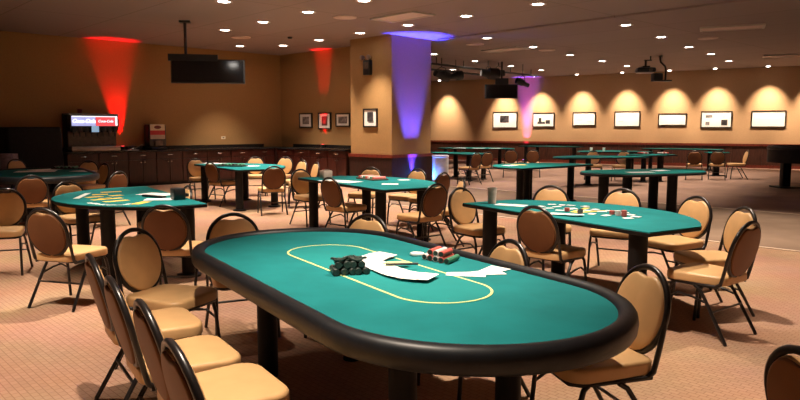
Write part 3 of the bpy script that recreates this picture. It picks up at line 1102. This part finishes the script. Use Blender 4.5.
def d_table(name, origin, ang, L, side, depth, lab, group, cols, felt='felt'):
    t = thing(name, lab, 'gaming table', (origin[0], origin[1], 0), ang, group)
    out = d_outline(L, side, depth)
    cy = depth * .45
    shr = lambda k: [((p[0]) * k, cy + (p[1] - cy) * k) for p in out]
    mb = MB()
    mb.rings([[(x, y, .722) for x, y in shr(.985)], [(x, y, .728) for x, y in out], [(x, y, .75) for x, y in out], [(x, y, .7555) for x, y in shr(.992)]])
    mb.build('tabletop', M['black_wood'], t)
    fl = MB().rings([[(x, y, .752) for x, y in shr(.997)], [(x, y, .760) for x, y in shr(.997)]]).build('felt', M[felt], t)
    for (x, y) in cols or [(-L / 2 + .3, .11), (L / 2 - .25, .11), (-L * .3, depth * .68), (L * .3, depth * .68)]:
        cpart = MB().lathe([(0, .03), (.07, .03), (.07, .722), (0, .722)], 20, Matrix.Translation((x, y, 0))).build('column', M['black_wood'], t)
        MB().lathe([(0, 0), (.12, 0), (.12, .02), (.07, .035), (0, .035)], 20, Matrix.Translation((x, y, 0))).build('foot_plate', M['black_wood'], cpart)
    return t


def d_from(A, B):
    A, B = Vector(A[:2]), Vector(B[:2])
    d = B - A
    return (A + B) / 2, math.atan2(d.y, d.x), d.length


GT = 'dark green D-shaped gaming tables'
COLS = None
o1, an1, L1 = d_from((0.62, 6.71), (1.78, 4.79))
T1 = d_table('gaming_table', o1, an1, L1, .58, 1.22, 'green D-shaped gaming table on the right with cards, chips and a cup', GT, [(-L1 / 2 + .3, .11), (L1 / 2 - .19, .11), (-.7, .9)])
o2, an2, L2 = d_from((-1.88, 6.62), (-3.27, 8.69))
T2 = d_table('gaming_table', o2, an2, 2.45, .38, 1.22, 'green D-shaped gaming table on the left with yellow betting print', GT, COLS)
o3, an3, L3 = d_from((-1.54, 10.20), (-0.19, 8.13))
T3 = d_table('gaming_table', o3, an3, 2.45, .72, 1.33, 'green D-shaped gaming table in front of the tan pillar', GT, COLS)
o4, an4, L4 = d_from((-4.26, 14.06), (-2.87, 12.04))
T4 = d_table('gaming_table', o4, an4, 2.45, .72, 1.33, 'green D-shaped gaming table nearest the counter corner', GT, COLS)
F1 = d_table('gaming_table', (3.1, 13.25), R(40), 2.3, .55, 1.3, 'green gaming table left of centre in the middle distance, yellow marks on top', GT, [(-.8, .3), (-.3, .55), (.8, .3), (.2, .9)], 'felt_far')
F2 = d_table('gaming_table', (5.25, 17.2), R(18), 2.5, .55, 1.3, 'green gaming table beyond the centre aisle below the fourth picture', GT, [(-.85, .3), (.85, .3), (0, .85)], 'felt_far')
F4 = d_table('gaming_table', (6.8, 21.4), R(-5), 2.25, .55, 1.2, 'small looking green gaming table at the back below the low blank picture', GT, COLS, 'felt_far')
F8 = d_table('gaming_table', (2.75, 24.9), R(-12), 2.8, .55, 1.2, 'long grey-green gaming table far back left, under the stage lights', GT, COLS, 'felt_far')
F10 = d_table('gaming_table', (6.0, 27.6), R(-33), 2.6, .55, 1.2, 'gaming table against the far wall below the silhouettes picture', GT, COLS, 'felt_far')
F6 = d_table('gaming_table', (9.9, 24.0), R(-33), 2.7, .55, 1.2, 'gaming table near the far wall below the picture with dark blocks', GT, COLS, 'felt_far')
F11 = d_table('gaming_table', (1.4, 20.0), R(-57), 2.2, .5, 1.2, 'green gaming table just behind the pale bin', GT, COLS, 'felt_far')
F13 = d_table('gaming_table', (7.15, 18.7), R(25), 1.3, .4, 1.0, 'dark narrow table stacked with chip racks in the right middle distance', GT, [(-.3, .3), (.3, .3)], 'felt_far')

# oval table in the middle distance
ot = thing('oval_gaming_table', 'green oval gaming table right of centre, rounded end, cards on top', 'gaming table', (4.20, 11.72, 0), R(20))
oute = stadium(2.34, 1.15, 20)
MB().puck(oute, .705, .752, .02).build('tabletop', M['black_wood'], ot)
MB().rings([[(x * .985, y * .985, .745) for x, y in oute], [(x * .985, y * .985, .760) for x, y in oute]]).build('felt', M['felt_far'], ot)
for (x, y) in ((-.85, -.05), (.38, -.28), (.55, .38), (-.05, .35)):
    cpt = MB().lathe([(0, .03), (.085, .03), (.085, .71), (0, .71)], 20, Matrix.Translation((x, y, 0))).build('column', M['black_wood'], ot)
    MB().box((x, y, .015), (.34, .34, .03), bev=.01).build('foot_plate', M['black_wood'], cpt)


def oval_poker(name, x, y, ang, L, W, lab, cols, rail_r=.06, inner=None):
    t = thing(name, lab, 'poker table', (x, y, 0), ang)
    of, orr = stadium(L, W, 28), stadium(L + 4 * rail_r * .9, W + 4 * rail_r * .9, 28)
    MB().rings([[(a, b, .69) for a, b in of], [(a, b, .755) for a, b in of]]).build('tabletop', M['black_wood'], t)
    MB().rings([[(a * 1.01, b * 1.01, .752) for a, b in of], [(a * 1.01, b * 1.01, .762) for a, b in of]]).build('felt', M['felt'], t)
    # padded rail: closed loop of a rounded section
    mid = stadium(L + 2 * rail_r * .92, W + 2 * rail_r * .92, 28)
    mb = MB()
    rgs = []
    mcount = len(mid)
    for i in range(mcount):
        p, q_ = Vector(mid[i - 1]), Vector(mid[(i + 1) % mcount])
        tdir = (q_ - p).normalized()
        nn = Vector((tdir.y, -tdir.x))
        c_ = Vector(mid[i])
        sec = []
        for k in range(14):
            a = 2 * PI * k / 14
            cx_, sz_ = math.cos(a), math.sin(a)
            ex = rail_r * (abs(cx_) ** .8) * (1 if cx_ > 0 else -1)
            ez = rail_r * 1.25 * (abs(sz_) ** .8) * (1 if sz_ > 0 else -1)
            pp = c_ + nn * ex
            sec.append((pp.x, pp.y, .733 + ez))
        rgs.append(sec)
    rgs.append(rgs[0])
    mb.rings(rgs, cap=False).build('padded_rail', M['rail'], t, sharp=80)
    if inner:
        iL, iW, ix, iy = inner
        inn = stadium(iL, iW, 24)
        MB().rings([[(a + ix, b + iy, .7615) for a, b in inn], [(a + ix, b + iy, .7632) for a, b in inn]]).build('racetrack_felt_glare', M['felt_glare'], t)
        mb = MB()
        a_, b_ = stadium(iL + .012, iW + .012, 24), stadium(iL - .012, iW - .012, 24)
        mb.rings([[(x_ + ix, y_ + iy, .7618) for x_, y_ in a_], [(x_ + ix, y_ + iy, .7640) for x_, y_ in a_], [(x_ + ix, y_ + iy, .7640) for x_, y_ in b_], [(x_ + ix, y_ + iy, .7618) for x_, y_ in b_]], cap=False).build('betting_line', M['line'], t)
    for (cx_, cy_) in cols:
        MB().lathe([(0, 0), (.06, 0), (.06, .695), (0, .695)], 20, Matrix.Translation((cx_, cy_, 0))).build('column', M['black_wood'], t)
    return t


TA = R(-57.5)
T0 = oval_poker('poker_table', -.15, 3.52, TA, 2.85, 1.22, 'big oval poker table with teal felt and black padded rail in front', [(-.755, -.29), (.755, -.29), (-.755, .29), (.755, .29)], .042, (1.62, .47, 0.0, .03))
T5 = oval_poker('poker_table', -5.9, 11.2, R(-57), 2.75, 1.35, 'dark rimmed oval poker table at far left before the black covered cart', [(-.7, -.25), (.7, -.25), (-.7, .25), (.7, .25)], .042)

# craps style table at the right edge
ct = thing('craps_table', 'tall dark tub-sided dice table at the right edge', 'gaming table', (11.15, 17.0, 0), R(-4))
os_, is_ = stadium(3.7, 1.5, 20), stadium(3.54, 1.34, 20)
MB().rings([[(x, y, .64) for x, y in os_], [(x, y, 1.0) for x, y in os_], [(x, y, 1.0) for x, y in is_], [(x, y, .72) for x, y in is_]]).build('tub', M['black_wood'], ct)
MB().tube([(x, y, 1.0) for x, y in stadium(3.62, 1.42, 20)], .06, 10, closed=True).build('padded_rail', M['rail'], ct)
MB().rings([[(x * .995, y * .995, .722) for x, y in is_], [(x * .995, y * .995, .73) for x, y in is_]]).build('felt', M['felt_far'], ct)
for (x, y) in ((-1.45, 0), (1.45, 0)):
    cpt = MB().box((x, y, .32), (.2, .2, .64), bev=.02).build('column', M['black_wood'], ct)
    MB().box((x, y, .02), (.5, .6, .04), bev=.015).build('foot_plate', M['black_wood'], cpt)

# small pedestal table on the far right
sp = thing('pedestal_table', 'small green-topped pedestal table among the far right chairs', 'table', (9.95, 21.4, 0))
MB().box((0, 0, .735), (.56, .56, .03), bev=.01).build('top', M['felt_far'], sp)
MB().box((0, 0, .37), (.16, .16, .70), bev=.02).build('column', M['black_wood'], sp)
MB().box((0, 0, .015), (.4, .4, .03), bev=.01).build('foot_plate', M['black_wood'], sp)

# pale bin
bn = thing('bin', 'pale square-shouldered bin beside the pillar, lit blue on its left', 'bin', (1.02, 17.2, 0))
MB().puck(rrect(.40, .40, .08, 5), 0, .76, .02).build('body', M['binm'], bn)
MB().puck(rrect(.42, .42, .09, 5), .76, .82, .02).build('lid', M['binm'], bn)
spot('uplight_lamp', (.70, 16.95, .12), (.98, 17.12, .62), 60, (0.05, 0.25, 1.0), 60, 0.8, 0.03)  # added blue lamp and fixture, tints the left side of the bin
uplight(Vector((.70, 16.95)), 0, 'small black uplight added between pillar and pale bin to tint the bin blue', 'led')

# ------------------------------------------------------------------ things on the big table
FZ = 0.7625
CZ = 0.7645


def chip_roll(name, p, az, L_, r_, m, lab, group, cat='casino chips'):
    t = thing(name, lab, cat, (p.x, p.y, p.z), az, group)
    prof = []
    nn = max(4, int(L_ / .012))
    for i in range(nn):
        z0 = -L_ / 2 + L_ * i / nn
        z1 = -L_ / 2 + L_ * (i + 1) / nn
        prof += [(r_ * .95, z0), (r_, z0 + .001), (r_, z1 - .001), (r_ * .95, z1)]
    mtx = Matrix.Translation((0, 0, r_)) @ Matrix.Rotation(PI / 2, 4, 'Y')
    MB().lathe(prof, 18, mtx).build('chips', M[m], t)
    for s_ in (-1, 1):
        MB().lathe([(0, 0), (r_ * .80, 0), (r_ * .80, .001), (0, .001)], 16, Matrix.Translation((s_ * L_ / 2, 0, r_)) @ Matrix.Rotation(s_ * PI / 2, 4, 'Y')).build('end_face', M['chip_black'], t)
    return t


CR = .018
# black chips in a mound near the middle
cpt = at(349, 273, FZ)
ax = Vector((0.97, 0.25))
for i in range(5):
    p = Vector((cpt.x, cpt.y, FZ)) + Vector((ax.x, ax.y, 0)) * ((i - 2) * .0375)
    chip_roll('chip_roll', p, R(104 + 5 * (i % 3)), .13, CR, 'chip_black', 'roll of black chips, %s from left in the dark mound on the big table' % ['first', 'second', 'third', 'fourth', 'last'][i], 'black chip rolls on the big table')
for i in range(4):
    p = Vector((cpt.x, cpt.y, FZ + .033)) + Vector((ax.x, ax.y, 0)) * ((i - 1.5) * .0375)
    chip_roll('chip_roll', p, R(98 + 9 * (i % 2)), .10, CR, 'chip_black', 'black chip roll, %s from left in the upper layer of the dark mound' % ['first', 'second', 'third', 'fourth', 'last'][i], 'black chip rolls on the big table')
disc = MB().lathe([(0, 0), (.022, 0), (.023, .002), (.023, .008), (.022, .010), (0, .010)], 18)
proto_chip = None
for i in range(9):
    p = Vector((cpt.x, cpt.y, FZ + .072)) + Vector((ax.x, ax.y, 0)) * ((i - 4) * .018) + Vector((0, random.uniform(-.03, .05), 0))
    if proto_chip is None:
        proto_chip = disc.build('chip', M['chip_black'])
        o = proto_chip
    else:
        o = proto_chip.copy()
        COL.objects.link(o)
    o.location = p
    o.rotation_euler = (random.uniform(-.45, .45), random.uniform(-.45, .45), 0)
    tag(o, 'loose black chip lying on top of the dark chip mound', 'casino chip', 'loose black chips on the mound')
# coloured chip rolls
q0 = at(430, 257.5, FZ)
q1 = at(452, 262, FZ)
cols_ = ['chip_white', 'chip_red', 'chip_white', 'chip_red', 'chip_green']
nm = ['pale', 'red', 'pale pink', 'dark red', 'green']
for i in range(5):
    p = q0.lerp(q1, i / 4)
    chip_roll('chip_roll', Vector((p.x, p.y, FZ)), R(62), .15, .0165, cols_[i], 'roll of %s chips, %s from left at the far rim of the big table' % (nm[i], ['first', 'second', 'third', 'fourth', 'last'][i]), 'coloured chip rolls on the big table')
for i in range(3):
    p = q0.lerp(q1, (i + .9) / 4)
    chip_roll('chip_roll', Vector((p.x, p.y, FZ + .030)), R(62), .13, .0165, ['chip_red', 'chip_white', 'chip_red'][i], '%s chip roll resting on top of the coloured rolls' % ['left red', 'middle pale', 'right red'][i], 'coloured chip rolls on the big table')

# cards
card_mb = MB().box((0, 0, .0004), (.066, .092, .0008), bev=0)
me_card = None


def card(x, y, z, az, lab, group):
    global me_card
    if me_card is None:
        cpu = MB().rings([[(a, b, 0) for a, b in rrect(.09, .15, .008, 3)], [(a, b, .0007) for a, b in rrect(.09, .15, .008, 3)]]).build('playing_card', M['card'])
        me_card = cpu
        o = cpu
    else:
        o = me_card.copy()
        COL.objects.link(o)
    o.location = (x, y, z)
    o.rotation_euler = (0, 0, az)
    return tag(o, lab, 'playing card', group)


path_px = [(368, 261), (373, 264), (377, 267), (383, 269), (391, 273), (399, 276), (409, 278.4), (418, 279.6), (425, 280)]
pts = [at(a, b, FZ) for a, b in path_px]
dist = [0]
for i in range(1, len(pts)):
    dist.append(dist[-1] + (pts[i] - pts[i - 1]).length)
NC = 34
for k in range(NC):
    s_ = dist[-1] * k / (NC - 1)
    i = max(j for j in range(len(dist) - 1) if dist[j] <= s_ + 1e-9)
    u = (s_ - dist[i]) / (dist[i + 1] - dist[i])
    p = pts[i].lerp(pts[i + 1], u)
    d = pts[min(i + 1, len(pts) - 1)] - pts[max(i - 1, 0)]
    az = math.atan2(d.y, d.x)
    card(p.x, p.y, CZ + .0004 + k * .0005, az, 'white playing card in the curved spread on the big table', 'cards in the curved spread')
row = [(365, 263.5), (370, 261), (376, 259), (383, 257)]
for k in range(14):
    u = k / 13 * 3
    i = min(2, int(u))
    p = at(row[i][0] + (row[i + 1][0] - row[i][0]) * (u - i), row[i][1] + (row[i + 1][1] - row[i][1]) * (u - i), FZ)
    card(p.x, p.y, CZ + .006 + k * .0006, R(20 + k * 2), 'white playing card on the pile at the upper end of the curved spread', 'cards on the upper pile')
# white sheets
for k, (px, py, az, lab) in enumerate([(466, 274, -8, 'white paper sheet pointing left, lowest of the wedge on the big table'),
                                       (484, 273, 12, 'white paper sheet, middle of the wedge on the big table'),
                                       (490, 271, 44, 'white paper sheet, topmost of the wedge on the big table')]):
    p = at(px, py, FZ)
    o = MB().rings([[(a, b, 0) for a, b in [(-.10, -.05), (.10, -.06), (.10, .07), (-.10, .02)]], [(a, b, .001) for a, b in [(-.10, -.05), (.10, -.06), (.10, .07), (-.10, .02)]]]).build('paper_sheet', M['paper'], loc=(p.x, p.y, FZ + .0006 + k * .0014), rotz=R(az))
    tag(o, lab, 'paper', 'white sheets on the big table')
p = at(417, 255, FZ)
tag(MB().lathe([(0, 0), (.04, 0), (.042, .003), (.042, .010), (.04, .013), (0, .013)], 24).build('dealer_button', M['card'], loc=(p.x, p.y, FZ + .0005)), 'round white dealer button behind the coloured chips', 'dealer button')
p = at(396, 267.5, FZ)
o = MB().rings([[(-.07, -.03, 0), (.08, .0, 0), (.06, .05, 0), (-.05, .03, 0)], [(-.07, -.03, .004), (.08, .0, .004), (.06, .05, .004), (-.05, .03, .004)]]).build('cut_card', M['line'], loc=(p.x, p.y, CZ + .020), rotz=R(-5))
tag(o, 'pale yellow cut card by the white card spread', 'cut card')
p = at(402, 270, FZ)
tag(MB().tube([(-.085, 0, .006), (.085, 0, .006)], .006, 8).build('pen', M['plastic'], loc=(p.x, p.y, CZ + .024), rotz=R(5)), 'thin black pen below the yellow cut card', 'pen')


# ------------------------------------------------------------------ things on the other tables
def local_on(t, x, y, z=.7605):
    return t.matrix_basis @ Vector((x, y, z))


def flat(t, name, pts, m, z0=.7602, th=.0012):
    mb = MB()
    for poly in pts:
        mb.rings([[(x, y, z0) for x, y in poly], [(x, y, z0 + th) for x, y in poly]])
    return mb.build(name, m, t)


def quad(cx, cy, w_, h_, a):
    c_, s_ = math.cos(a), math.sin(a)
    return [(cx + x * c_ - y * s_, cy + x * s_ + y * c_) for x, y in ((-w_ / 2, -h_ / 2), (w_ / 2, -h_ / 2), (w_ / 2, h_ / 2), (-w_ / 2, h_ / 2))]


bpy.context.view_layer.update()
# yellow print of the left table
inv2 = T2.matrix_basis.inverted()


def loc_px(inv, px, py):
    p = inv @ at(px, py, .76)
    return p.x, p.y


stripes = []
for (xa, ya, xb, yb) in [(101, 192.5, 121, 191.5), (92, 194.8, 108, 194.3), (86, 197.6, 102, 196.4), (92, 200.2, 122, 197.8), (104, 202, 128, 200), (110, 196, 122, 195), (134, 204.4, 147, 201.6), (100, 199, 112, 198)]:
    p, q = Vector(loc_px(inv2, xa, ya)), Vector(loc_px(inv2, xb, yb))
    d = q - p
    stripes.append(quad((p.x + q.x) / 2, (p.y + q.y) / 2, d.length, .10, math.atan2(d.y, d.x)))
for sq in stripes:
    flat(T2, 'yellow_betting_stripe', [sq], M['yellow'])
arc = []
for i in range(16):
    u = i / 15
    px = 90 + 38 * u
    py = 203.0 + 2.0 * math.sin(u * PI * .8)
    if i % 5 == 4:
        continue
    x, y = loc_px(inv2, px, py)
    arc.append(quad(x, y, .07, .05, an2 * 0 + i))
flat(T2, 'white_print', arc, M['whiteprint'])
arc = []
pa, pb = Vector(loc_px(inv2, 76, 198.6)), Vector(loc_px(inv2, 88, 193.2))
arc.append(quad((pa.x + pb.x) / 2, (pa.y + pb.y) / 2, (pb - pa).length, .06, math.atan2(pb.y - pa.y, pb.x - pa.x)))
flat(T2, 'white_band', arc, M['whiteprint'])


def put_sheet(px, py, w_, h_, az, lab, m='paper', name='paper_sheet', cat='paper', z=.7608, th=.0015, group=None):
    p = at(px, py, .76)
    o = MB().box((0, 0, th / 2), (w_, h_, th)).build(name, M[m], loc=(p.x, p.y, z), rotz=R(az))
    return tag(o, lab, cat, group)


put_sheet(158, 194.3, .40, .26, -20, 'white sheet on the yellow-printed table, upper of the pair')
put_sheet(163, 199.3, .36, .20, 10, 'white sheet on the yellow-printed table, lower of the pair')
put_sheet(154, 197.4, .05, .32, 60, 'black stick between the two white sheets', 'plastic', 'discard_rake', 'stick', .763, .02)
p = at(178, 199.5, .76)
t = thing('card_shoe', 'small black card shoe near the right corner of the yellow-printed table', 'card shoe', (p.x, p.y, .7605), an2)
MB().box((0, 0, .06), (.16, .12, .12), bev=.015).build('body', M['plastic'], t)
MB().box((0, -.075, .045), (.10, .05, .03)).build('chute', M['plastic'], t)

# right table
inv1 = T1.matrix_basis.inverted()
p = at(492, 203.5, .76)
cpm = MB().lathe([(0, 0), (.038, 0), (.047, .155), (.050, .158), (.044, .158), (.036, .01), (0, .01)], 20).build('cup', M['cup'], loc=(p.x, p.y, .7605))
tag(cpm, 'tall grey-brown cup on the left tip of the right table', 'cup')
put_sheet(511, 205.2, .30, .15, -30, 'white sheet beside the cup on the right table')
cards1 = [(533, 207.5), (541, 206.4), (549, 208.2), (557, 206.8), (560, 210.4), (568, 209.3), (574, 208.6), (580, 211.2), (587, 210.6), (595, 209.6), (602, 211.8), (610, 211.0), (617, 213.6), (624, 213.0), (630, 215.0), (592, 214.2), (606, 215.8), (636, 217), (628, 218.6), (552, 204.8), (562, 205.4), (585, 206.8), (571, 205.8)]
for k, (px, py) in enumerate(cards1):
    p = at(px, py, .76)
    card(p.x, p.y, .7606 + .0008 * k / 4 + .0001, R(random.uniform(0, 180)), 'white playing card lying loose on the right table', 'loose cards on the right table').scale = (.62, .55, 1)
fan = []
for k in range(12):
    p = at(552 + k * 2.3, 214.5 + k * .18, .76)
    card(p.x, p.y, .768 + .0008 * k, R(20 + 6 * k), 'white playing card in the heap at the near rim of the right table', 'cards heaped on the right table').scale = (.8, .7, 1)
pts = []
for (px, py, l_) in [(578, 210.5, .3), (586, 212, .24), (594, 211, .22), (584, 208.8, .2)]:
    x, y = loc_px(inv1, px, py)
    pts.append(quad(x, y, l_, .05, 1.0 + .5 * (px % 3)))
flat(T1, 'yellow_betting_print', pts, M['yellow'], .7601, .0008)
for k, (px, py, m, nm_) in enumerate([(612, 214.6, 'chip_red', 'red'), (618, 216, 'chip_white', 'pale'), (624, 216.8, 'chip_red', 'dark red'), (567, 211.6, 'chip_red', 'red'), (580, 215.8, 'chip_black', 'black')]):
    p = at(px, py, .7602)
    nst = 3 + k % 3
    mb = MB()
    for q_ in range(nst):
        mb.lathe([(0, q_ * .01), (.022, q_ * .01), (.023, q_ * .01 + .002), (.023, q_ * .01 + .008), (.022, q_ * .01 + .0095), (0, q_ * .01 + .0095)], 16)
    tag(mb.build('chip_stack', M[m], loc=(p.x, p.y, .765 if k < 4 else .7702)), 'stack of %s chips, %s on the right table' % (nm_, ['left of the group of three', 'middle of the group of three', 'right of the group of three', 'among the loose cards', 'beside the heaped cards'][k]), 'casino chips', 'chip stacks on the right table')

# table before the pillar
put_sheet(340, 181.3, .62, .30, -40, 'white sheet on the table before the pillar')
p = at(326, 178.5, .76)
t = thing('card_shuffler', 'small grey box on the left of the table before the pillar', 'card shuffler', (p.x, p.y, .7605), an3)
MB().box((0, 0, .06), (.16, .14, .12), bev=.015).build('body', M['cup'], t)
MB().box((0, 0, .125), (.10, .08, .012)).build('lid', M['steel'], t)
p = at(372, 179.5, .76)
t = thing('chip_tray', 'grey rack of chips in the middle of the table before the pillar', 'chip tray', (p.x, p.y, .7605), an3)
MB().box((0, 0, .012), (.50, .26, .024), bev=.01).build('tray', M['smoke'], t)
for i in range(7):
    MB().tube([(-.2 + i * .066, -.1, .03), (-.2 + i * .066, .1, .03)], .024, 12).build('chips', M[['chip_red', 'chip_white', 'chip_green'][i % 3]], t)
put_sheet(390, 184.2, .22, .16, 0, 'small white paper at the right of the table before the pillar')
put_sheet(404, 180, .16, .12, 20, 'small white card slip at the right rounded end of the table before the pillar')

# table by the counter corner
put_sheet(214, 163.4, .50, .28, -20, 'white sheet at the left tip of the table by the counter corner')
p = at(232, 166.3, .76)
t = thing('chip_tray', 'dark chip rack on the table by the counter corner', 'chip tray', (p.x, p.y, .7605), R(-10))
MB().box((0, 0, .012), (.55, .28, .024), bev=.01).build('tray', M['plastic'], t)
for i in range(7):
    MB().tube([(-.22 + i * .072, -.1, .03), (-.22 + i * .072, .1, .03)], .024, 12).build('chips', M[['chip_green', 'chip_black', 'chip_green'][i % 3]], t)
put_sheet(248, 166.0, .45, .20, 0, 'white sheet on the middle of the table by the counter corner')
put_sheet(212, 161.7, .30, .05, 30, 'black stick at the left tip of the table by the counter corner', 'plastic', 'discard_rake', 'stick', .763, .02)

# far left oval table
put_sheet(36, 171.5, .62, .42, 20, 'white sheet on the far left oval table, left one', z=.763)
put_sheet(49, 169.8, .60, .34, 60, 'white sheet on the far left oval table, middle one', z=.7665)
put_sheet(84, 171.3, .40, .26, -20, 'white sheet on the far left oval table, right one', z=.763)
p = at(66, 169.2, .76)
t = thing('chip_tray', 'dark chip rack on the far left oval table', 'chip tray', (p.x, p.y, .7625), R(5))
MB().box((0, 0, .012), (.42, .26, .024), bev=.01).build('tray', M['plastic'], t)
for i in range(6):
    MB().tube([(-.17 + i * .066, -.1, .03), (-.17 + i * .066, .1, .03)], .024, 12).build('chips', M['chip_green' if i % 2 else 'chip_black'], t)

# far tables: small sheets, racks
put_sheet(519, 164.9, .30, .2, 10, 'yellow card on the middle distance table left of centre', 'yellow', 'betting_card', 'card')
put_sheet(510, 165.5, .3, .2, 40, 'white sheet on the middle distance table left of centre')
put_sheet(640, 172.3, .45, .2, 10, 'pale sheet on the green oval table right of centre', 'chip_white')
put_sheet(660, 170.6, .30, .2, 30, 'white sheet at the right of the green oval table')
for k, (px, lab) in enumerate([(655, 'left pale chip rack on the dark narrow table'), (667, 'middle pink chip rack on the dark narrow table')]):
    x, y = (7.0, 19.2) if k == 0 else (7.3, 19.3)
    t = thing('chip_tray', lab, 'chip tray', (x + (-.15 if k == 0 else .15), y, .7605), R(20))
    MB().box((0, 0, .012), (.26, .26, .024), bev=.01).build('tray', M['plastic'], t)
    for i in range(4):
        MB().tube([(-.09 + i * .06, -.1, .035), (-.09 + i * .06, .1, .035)], .026, 12).build('chips', M['chip_white' if (i + k) % 2 else 'chip_red'], t)
for k, (x, y, lab) in enumerate([(6.2, 22.3, 'small white cup on the back table, left one'), (6.55, 22.1, 'small white cup on the back table, right one')]):
    tag(MB().lathe([(0, 0), (.035, 0), (.045, .11), (0, .11)], 14).build('cup', M['card'], loc=(x, y - .2, .7605)), lab, 'cup', 'white cups on the back table')
for k, (x, y, lab) in enumerate([(2.2, 25.2, 'white sheet on the far back left table, left one'), (2.9, 25.1, 'white sheet on the far back left table, middle one'), (3.5, 25.0, 'white sheet on the far back left table, right one')]):
    tag(MB().box((0, 0, .001), (.45, .3, .002)).build('paper_sheet', M['paper'], loc=(x, y, .7606), rotz=R(-12 + 20 * k)), lab, 'paper', 'sheets on the far back left table')
